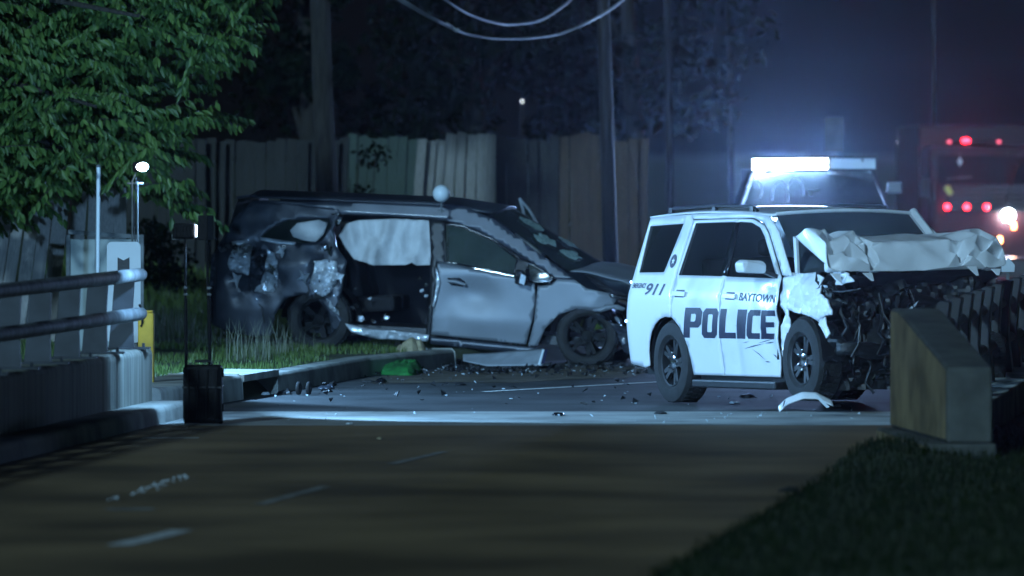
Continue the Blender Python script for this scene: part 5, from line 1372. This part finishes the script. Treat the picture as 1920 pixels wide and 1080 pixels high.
for px, py in ((1887, 370), (1887, 378), (1907, 310), (1911, 293)):
    b = MB(); b.box(E(px, py, -.16), (.035, .03, .05)); b.build('bracket', 'chrome', fe, bevel=.006)
b = MB(); b.tube([E(1906, 312, -.16), E(1893, 355, -.16), E(1888, 375, -.16)], .010, 6); b.build('grab_bar', 'chrome', fe, smooth=60)
for px in (1742, 1752):
    b = MB(); b.box(E(px, 360, -.12), (.03, .04, .28)); b.build('mirror_arm', 'chrome', fe)
b = MB(); b.box(E(1733, 352, -.12), (.16, .08, .30)); b.build('side_mirror', 'plastic', fe, bevel=.02)
for s_ in (ex0 + .2, ex1 - .2):
    for yy in (1.2, 6.5):
        t = MB(); c = V((s_, Ye + yy, .5)); t.lathe([(-.15, .28), (-.15, .44), (-.1, .5), (.1, .5), (.15, .44), (.15, .28)], c, (1, 0, 0), 26); w_ = t.build('wheel', 'rubber', fe, smooth=40)
        t = MB(); t.lathe([(.12, .28), (.05, .2), (.1, .1), (.1, 0)], c, (1 if s_ > 8 else -1, 0, 0), 18); t.build('rim', 'alloy', w_, smooth=40)
def lamp(name, loc, e, col, r=.04, kind='POINT', aim=None, ang=150, blend=.1):
    d = bpy.data.lights.new(name, kind); d.energy = e; d.color = col; d.shadow_soft_size = r
    o = bpy.data.objects.new(name, d); COL.objects.link(o); o.location = loc
    if kind == 'SPOT':
        d.spot_size = R(ang); d.spot_blend = blend
        o.rotation_euler = V(aim).to_track_quat('-Z', 'Y').to_euler()
    return o
lamp('beacon_light', E(1811, 264, -.05), 150, (1.0, .01, .05), .05, 'SPOT', (0, -1, 0), 170)
for px in (1776, 1813, 1850): lamp('warning_light', E(px, 388, -.40), 40, (1.0, .01, .05), .03, 'SPOT', (0, -1, 0), 150)
lamp('headlight_beam', E(1890, 404, -.25), 160, (.45, .60, 1.0), .06, 'SPOT', (0, -1, 0), 160)
lamp('turn_light', E(1875, 450, -.30), 20, (1, .4, .2), .03, 'SPOT', (0, -1, 0), 150)

# small far lights and the pale board in the glow
for (px, py, Yx, s, lab) in ((979, 190, 125, .013, 'tiny white far lamp shining in the dark above the fence'), (1684, 267, 122, .02, 'tiny far lamp in the haze between the two light bars'), (1751, 122, 119.5, .018, 'dim far lamp high on the faint thin pole')):
    p = P(px, py, Yx)
    lt = thing('far_lamp', lab, 'lamp', (p.x, Yx, h1(p.x, Yx)))
    b = MB(); b.lathe([(-s, 0), (-s * .5, s * .8), (.5 * s, s * .8), (s, 0)], p, (0, 0, 1), 8); b.build('bulb', 'e_far', lt)
    b = MB(); b.tube([(p.x, Yx + .1, h1(p.x, Yx) - .1), (p.x, Yx + .1, p.z + .03), (p.x, Yx, p.z + .03)], .03, 6); b.build('post', 'polewood', lt)
pb = P(1564, 250, 108)
bd = thing('notice_board', 'pale upright board standing in the blue glow above the light bar', 'board', (pb.x, 108, 0))
b = MB(); b.box((pb.x, 108, P(0, 252, 108).z), (.29, .03, .52)); b.build('board', 'darkcon', bd, bevel=.004)
b = MB(); b.tube([(pb.x, 108.05, 0), (pb.x, 108.05, P(0, 240, 108).z)], .03, 8); b.build('leg', 'galv', bd)

# ------------------------------------------------------------------ portable floodlights
fl1 = thing('portable_floodlight', 'black wheeled case with two thin masts and dark floodlight heads on the concrete strip', 'floodlight', (-2.76, 65.3, 0))
Ys = 65.3
def S(px, py, dy=0.0): return P(px, py, Ys + dy)
cx0, cx1 = S(344, 0).x, S(417, 0).x; cz0, cz1 = .012, S(0, 684).z
b = MB(); b.box(((cx0 + cx1) / 2, Ys, (cz0 + cz1) / 2), (cx1 - cx0, .26, cz1 - cz0)); b.build('case', 'case', fl1, bevel=.035)
for k in range(4):
    b = MB(); b.box((cx0 + .05 + k * (cx1 - cx0 - .10) / 3, Ys - .135, (cz0 + cz1) / 2), (.022, .02, .44)); b.build('case_rib', 'case', fl1, bevel=.006)
b = MB(); b.box(((cx0 + cx1) / 2, Ys, cz0 + .32), (cx1 - cx0 + .012, .272, .018)); b.build('case_seam', 'plastic', fl1, bevel=.004)
b = MB(); b.tube([((cx0 + cx1) / 2 - .08, Ys - .05, cz1 - .01), ((cx0 + cx1) / 2 - .07, Ys - .05, cz1 + .035), ((cx0 + cx1) / 2 + .07, Ys - .05, cz1 + .035), ((cx0 + cx1) / 2 + .08, Ys - .05, cz1 - .01)], .012, 8); b.build('handle', 'plastic', fl1, smooth=60)
for z in (.15, .46):
    b = MB(); b.box((cx1 + .006, Ys - .04, z), (.018, .05, .07)); b.build('latch', 'plastic', fl1, bevel=.004)
for x in (cx0 + .02, cx1 - .02):
    b = MB(); b.lathe([(-.02, .03), (-.015, .045), (.015, .045), (.02, .03)], (x, Ys + .11, .045), (1, 0, 0), 16); b.build('wheel', 'rubber', fl1, smooth=40)
for (pa, pt_) in (((349, 690), (347, 447)), ((393, 690), (388, 455))):
    b = MB(); b.tube([S(*pa), S(*pt_)], .011, 8); b.tube([S(*pa), S(pa[0] - .6, 560)], .015, 8); mo = b.build('mast', 'case', fl1, smooth=60)
    for py in (540, 552):
        b = MB(); b.box(S(pa[0] - 1, py, -.015), (.036, .04, .022)); b.build('clamp', 'galv', mo, bevel=.004)
hc = S(346, 433)
b = MB(); b.box(hc, (.19, .10, .135)); hd = b.build('lamp_head', 'case', fl1, bevel=.015)
for k in range(6):
    b = MB(); b.box(hc + V((-.075 + .03 * k, -.055, 0)), (.006, .02, .11)); b.build('cooling_fin', 'case', hd)
b = MB(); b.box(hc + V((.0, .053, 0)), (.16, .006, .10)); b.build('led_panel', 'e_lamp', hd)
b = MB(); b.prism([hc + V((.096, -.03, -.055)), hc + V((.106, .03, -.055)), hc + V((.106, .03, .05)), hc + V((.096, -.03, .055))], (.004, 0, 0)); b.build('hood_flap', 'galv', hd)
b = MB(); b.tube([hc + V((-.11, 0, -.03)), hc + V((-.11, 0, -.075)), hc + V((.09, 0, -.075)), hc + V((.09, 0, -.03))], .007, 6); b.build('yoke', 'galv', hd)
h2 = S(386, 427)
ry = Matrix.Rotation(R(72), 3, 'Z')
b = MB(); b.box(h2, (.17, .09, .22), ry); hd2 = b.build('lamp_head', 'case', fl1, bevel=.006)
b = MB(); b.box(h2 + ry @ V((0, .043, 0)), (.11, .006, .16), ry); b.build('led_panel', 'e_lamp', hd2)
b = MB(); b.tube([S(388, 455), S(387, 440)], .012, 6); b.build('yoke', 'galv', hd2)
for dx in (0, .02):
    b = MB(); b.tube([S(392 + dx * 100, 690, .02), S(396, 620, .03), S(389, 560, .03), S(392, 480, .03), S(388, 450, .03)], .005, 5); b.build('cable', 'plastic', fl1, smooth=60)
lamp('flood_beam', A_POS + V((.02, .12, 0)), A_E, COOL, .05, 'SPOT', (.74, .66, -.02), 98, .22)
lamp('flood_beam', B_POS + V((-.12, .06, 0)), B_E, COOL, .05, 'SPOT', (-.88, .47, -.03), 166, .12)
# second floodlight behind the parapet, its head turned to the wrecks
Yc = C_POS.y
def Q(px, py, dy=0.0): return P(px, py, Yc + dy)
fl2 = thing('portable_floodlight', 'lit floodlight on two thin masts among the leaves behind the white sign', 'floodlight', (Q(254, 0).x, Yc, .2))
b = MB(); b.box((Q(254, 0).x, Yc, .49), (.30, .22, .54)); b.build('case', 'case', fl2, bevel=.03)
for px in (248, 258):
    b = MB(); b.tube([Q(px + 1, 640), Q(px, 340)], .010, 8); b.build('mast', 'galv', fl2, smooth=60)
b = MB(); b.tube([Q(238, 344), Q(268, 344)], .010, 6); b.tube([Q(248, 340), Q(256, 322)], .008, 6); b.build('yoke', 'galv', fl2)
b = MB(); b.box(Q(262, 313), (.11, .10, .10), Matrix.Rotation(R(-40), 3, 'Z')); hd3 = b.build('lamp_head', 'case', fl2, bevel=.012)
b = MB(); b.lathe([(0, .062), (.012, .060), (.024, .045), (.03, 0)], Q(263.5, 313) + V((.02, -.05, 0)), (.35, -1, -.05), 20); b.v = [(x, y, Q(0, 313).z + (z - Q(0, 313).z) * .72) for x, y, z in b.v]; b.build('led_panel', 'e_lamp', hd3, smooth=60)
b = MB(); b.tube([Q(253, 640, .02), Q(251, 560, .03), Q(254, 460, .03), Q(250, 400, .03), Q(256, 330, .03)], .006, 5); b.build('cable', 'plastic', fl2, smooth=60)
lamp('flood_beam', Q(265, 313) + V((.08, -.10, 0)), C_E, COOL, .06, 'SPOT', (.84, .52, -.10), 178, .15)

# ------------------------------------------------------------------ wreckage on the road
rr = random.Random(21)
def crumpled(name, c, rx, ry, h, m, label, cat, seed, n=14, sc=4.0, group=None, rot=0.0, z0=None, rag=.35):
    """a crumpled sheet lying on the ground: top and underside closed"""
    c = V(c); b = MB(); k = 26
    z0 = c.z if z0 is None else z0
    def fn(u, v):
        a = 6.28318 * u; r = v
        rad = 1 + rag * noise.noise(V((math.cos(a) * 1.5, math.sin(a) * 1.5, seed)))
        x, y = math.cos(a) * r * rx * rad, math.sin(a) * r * ry * rad
        z = max(0.0, h * (1 - r ** 5) * (.72 + .42 * noise.noise(V((x, y * .4, seed)) * sc) + .25 * facet(V((x, y * .5, seed)) * sc * 1.5)))
        x, y = x * math.cos(rot) - y * math.sin(rot), x * math.sin(rot) + y * math.cos(rot)
        return c + V((x, y, z + .004))
    b.grid(k, n, fn)
    return tag(b.build(name, m, smooth=30, solid=.004), label, cat, group)
crumpled('green_blanket', G(750, 700, 0), .27, .8, .17, 'green', 'bright green crumpled blanket heap on the road below the missing door', 'blanket', 3, n=18, sc=8)
crumpled('beige_blanket', G(772, 690, 0) + V((0, 0, .15)), .17, .30, .20, 'beige', 'beige crumpled cloth heap behind the green blanket', 'blanket', 7, sc=5)
# large silver panel off the van, lying on its edge
o = G(960, 686)
sp_ = thing('door_panel', 'long silver panel torn off the minivan lying below its front door', 'car panel', o)
def pnl(u, v):
    px = 868 + 150 * u; top = np.interp(u, [0, .3, 1], [664, 662, 653]); bot = np.interp(u, [0, .3, 1], [676, 686, 685])
    p = P(px, bot + (top - bot) * v, 81.6 - .5 * u + .35 * v); p.y += .02 * ridge((u * 3, v, 0), 1.3, 2)
    p.z = max(p.z, .006); return p
b = MB(); b.grid(26, 8, pnl); b.build('skin', 'paleskin', sp_, smooth=40, solid=.006)
b = MB(); b.prism([P(1008, 684, 81.0), P(1013, 684, 81.0), P(1021, 655, 81.1), P(1017, 655, 81.1)], (0, .03, 0)); b.build('end_cap', 'signwhite', sp_, bevel=.004)
b = MB(); b.prism([P(1014, 683, 81.0), P(1021, 681, 81.0), P(1027, 656, 81.1), P(1022, 655, 81.1)], (0, .03, 0)); b.build('end_trim', 'navy', sp_, bevel=.004)
pn2 = thing('trim_panel', 'pale curved trim piece lying right of the beige cloth', 'car panel', G(820, 668))
b = MB(); b.grid(14, 5, lambda u, v: P(796 + 52 * u, 668 - (1 - u) * 16 * v - 1.5 * v + (1 - v) * 0, 82.2 + .2 * v) * 1.0); b.build('skin', 'signwhite', pn2, smooth=50, solid=.006)
# fender arch trim in front of the police car
ar = thing('arch_trim', 'white curved fender trim lying before the police car front wheel', 'car panel', G(1512, 766))
def arch_s(u, v):
    y_ = np.interp(u, [0, .15, .45, .7, 1], [763, 748, 736, 737, 752])
    px = 1460 + 100 * u
    return P(px + 2 * v, y_ + 10 * v * (1 + .2 * math.sin(u * 3)), 67.05 - .06 * v)
b = MB(); b.grid(24, 5, lambda u, v: (lambda p: V((p.x, p.y, max(.006, p.z))))(arch_s(u, v))); b.build('skin', 'white', ar, smooth=50, solid=.01)
b = MB(); b.prism([P(1527, 742, 66.95), P(1533, 741, 66.95), P(1556, 763, 66.95), P(1550, 765, 66.95)], (0, .01, 0)); b.build('lip', 'signwhite', ar)
b = MB(); b.prism([P(1470, 752, 66.95), P(1473, 750, 66.95), P(1469, 764, 66.95), P(1467, 764, 66.95)], (0, .008, 0)); b.build('stripe', 'navy', ar)
# dark rings by the drain, dark lumps, small pale scraps
for (px, py, lab) in ((560, 741, 'left of two small dark rubber rings lying by the storm drain'), (579, 741, 'right of two small dark rubber rings lying by the storm drain')):
    c = G(px, py); w = thing('rubber_ring', lab, 'ring', c, group='rubber rings by the drain')
    b = MB(); b.lathe([(.020 * math.cos(a), .050 + .018 * math.sin(a)) for a in np.linspace(0, 6.28, 9)[:-1]], c + V((0, 0, .070)), (1, -.25, 0), 22, closed=True); b.build('ring', 'rubber', w, smooth=60)
    b = MB(); b.lathe([(-.01, .034), (.01, .034), (.012, .0)], c + V((0, 0, .070)), (1, -.25, 0), 14); b.build('hub', 'plastic', w, smooth=40)
lumps = [(536, 739, .07, .05, 'dark crumpled plastic lump left of the rubber rings'), (690, 700, .12, .10, 'dark crumpled plastic lump left of the green blanket'), (672, 706, .10, .07, 'grey-edged dark scrap beside the left end of the green blanket'),
         (612, 735, .05, .03, 'small dark scrap near the kerb right of the rubber rings'), (868, 686, .12, .09, 'dark scrap at the left end of the long silver panel'), (915, 684, .10, .07, 'dark folded scrap before the long silver panel'),
         (1046, 779, .06, .025, 'small dark scrap lying on the pale concrete strip'), (862, 722, .06, .02, 'flat dark scrap on the asphalt below the silver panel'), (980, 700, .05, .02, 'tiny dark scrap on the asphalt left of the white line end'),
         (1240, 776, .06, .02, 'small dark scrap on the asphalt under the police car tail'), (1400, 745, .07, .03, 'dark scrap beneath the police car running board')]
for i, (px, py, r, h, lab) in enumerate(lumps):
    crumpled('plastic_scrap', G(px, py), r, r * 2.2, h, rr.choice(['plastic', 'gloss', 'rubber']), lab, 'scrap', i * 3.1, n=6, sc=11, rag=.7)
ORD = 'first second third fourth fifth sixth seventh eighth ninth tenth eleventh twelfth'.split()
for i, px_ in enumerate(sorted([rr.choice([rr.uniform(690, 860), rr.uniform(840, 1040), rr.uniform(590, 640)]) for _ in range(12)])):
    py_ = np.interp(px_, [480, 560, 700, 800, 1040], [745, 738, 712, 700, 690]) + rr.uniform(-3, 10)
    crumpled('plastic_scrap', G(px_, py_), rr.uniform(.03, .09), rr.uniform(.08, .22), rr.uniform(.02, .07), rr.choice(['plastic', 'gloss', 'rubber', 'vandark']), '%s dark crumpled scrap along the kerb, counted from the drain' % ORD[i], 'scrap', 100 + i * 2.7, n=6, sc=10, rag=.8, group='dark scraps along the kerb')
dv, df_ = cdt([(G(x, y).x, G(x, y).y) for x, y in ((672, 713), (720, 706), (800, 697), (900, 692), (1010, 689), (1120, 687), (1200, 690), (1216, 700), (1180, 709), (1060, 712), (960, 719), (860, 717), (760, 719), (700, 720))], .5)
b = MB(); b.v = [(x + .06 * noise.noise(V((x * 3, y, 0))), y, .0045) for x, y in dv]; b.f = df_
tag(b.build('dirt_strip', 'soilstain'), 'brown dirt and dust spread on the asphalt before the minivan', kind='structure')
pale = [(310, 779, .14, .06, 'white crumpled plastic sheet at the foot of the parapet end'), (655, 796, .025, .02, 'tiny bright scrap on the concrete strip right of the black case'), (766, 703, .03, .05, 'bright shiny scrap on the front of the green blanket'),
        (797, 700, .03, .06, 'thin shiny upright scrap right of the green blanket'), (640, 712, .07, .05, 'grey torn plate beside the green blanket'), (1377, 757, .035, .03, 'small white scrap beneath the police car sill'), (1570, 764, .03, .03, 'small white scrap right of the white fender trim'), (497, 741, .04, .03, 'pale scrap before the storm drain opening')]
for i, (px, py, r, h, lab) in enumerate(pale):
    crumpled('pale_scrap', G(px, py), r, r * 2.0, h, 'signwhite' if i not in (2, 3, 4) else 'torn', lab, 'scrap', 40 + i * 2.3, n=7, sc=13, rag=.7)
# shattered glass and grit
def shards(name, pts, s0, s1, m, label):
    b = MB()
    for (x, y, z) in pts:
        s = rr.uniform(s0, s1); a = Matrix.Rotation(rr.uniform(0, 6.28), 3, 'Z') @ Matrix.Rotation(rr.uniform(-1.2, 1.2), 3, 'X')
        c = V((x, y, z + s * .5)); pp = [a @ V((s * rr.uniform(.4, 1) * math.cos(t_), s * rr.uniform(.4, 1) * math.sin(t_), 0)) for t_ in (0.3, 2.2, 4.3)]
        b.prism([c + p for p in pp], a @ V((0, 0, s * .25)))
    return tag(b.build(name, m), label, kind='stuff')
def field(n, px0, px1, py0, py1):
    out = []
    for _ in range(n):
        p = G(rr.uniform(px0, px1), py0 + (py1 - py0) * rr.random() ** 1.3); out.append((p.x, p.y, .004))
    return out
shards('glass_debris', field(90, 660, 1210, 686, 706) + field(38, 470, 1250, 700, 760) + field(25, 1180, 1640, 745, 790) + field(22, 280, 1600, 768, 795), .006, .026, 'shard', 'scattered shards of broken glass on the road')
shards('road_grit', field(330, 680, 1220, 686, 706) + field(60, 520, 1250, 705, 770), .008, .06, 'plastic', 'dark grit and plastic crumbs on the road')
dots = []
for i in range(60):
    t_ = rr.random(); p = G(212 + 140 * t_ + rr.gauss(0, 6), 940 - 46 * t_ + rr.gauss(0, 2.0)); dots.append((p.x, p.y, .004))
shards('glass_debris', dots, .008, .02, 'signwhite', 'line of bright shards on the near left asphalt')
crumpled('pale_scrap', G(712, 824), .03, .09, .02, 'beige', 'small tan scrap on the dark bridge asphalt right of the case shadow', 'scrap', 77, n=6, sc=11)
crumpled('plastic_scrap', G(1480, 922), .07, .2, .03, 'rubber', 'dark scrap on the asphalt beside the near grass', 'scrap', 78, n=6, sc=11)
# small white pentagonal marker at the far railing
c = P(1890, 497, 73.2)
mk = thing('marker', 'small white pentagonal marker above the far end of the black railing', 'marker', (c.x, 73.2, 1.18))
b = MB(); pc = [(1878, 510), (1902, 510), (1903, 497), (1891, 483), (1878, 497)]
b.prism([P(x, y, 73.2) for x, y in pc], (0, .01, 0)); b.build('plate', 'signwhite', mk, bevel=.003)
b = MB(); b.box(P(1890, 525, 73.22), (.03, .02, .22)); b.build('bracket', 'galv', mk)

# ------------------------------------------------------------------ night haze
hz = bpy.data.materials.new('night_haze'); hz.use_nodes = True
nt = hz.node_tree
for n_ in list(nt.nodes):
    if n_.type != 'OUTPUT_MATERIAL': nt.nodes.remove(n_)
vo = nt.nodes.new('ShaderNodeVolumePrincipled')
vo.inputs['Color'].default_value = (.66, .80, 1.0, 1)
vo.inputs['Density'].default_value = HAZE
vo.inputs['Anisotropy'].default_value = 0.94
nt.links.new(vo.outputs[0], nt.nodes['Material Output'].inputs['Volume'])
b = MB(); b.box((0, 330, 5.5), (1260, 1220, 15.0)); b.build('haze', hz)
tag(bpy.data.objects['haze'], 'thin bluish night haze', kind='stuff')
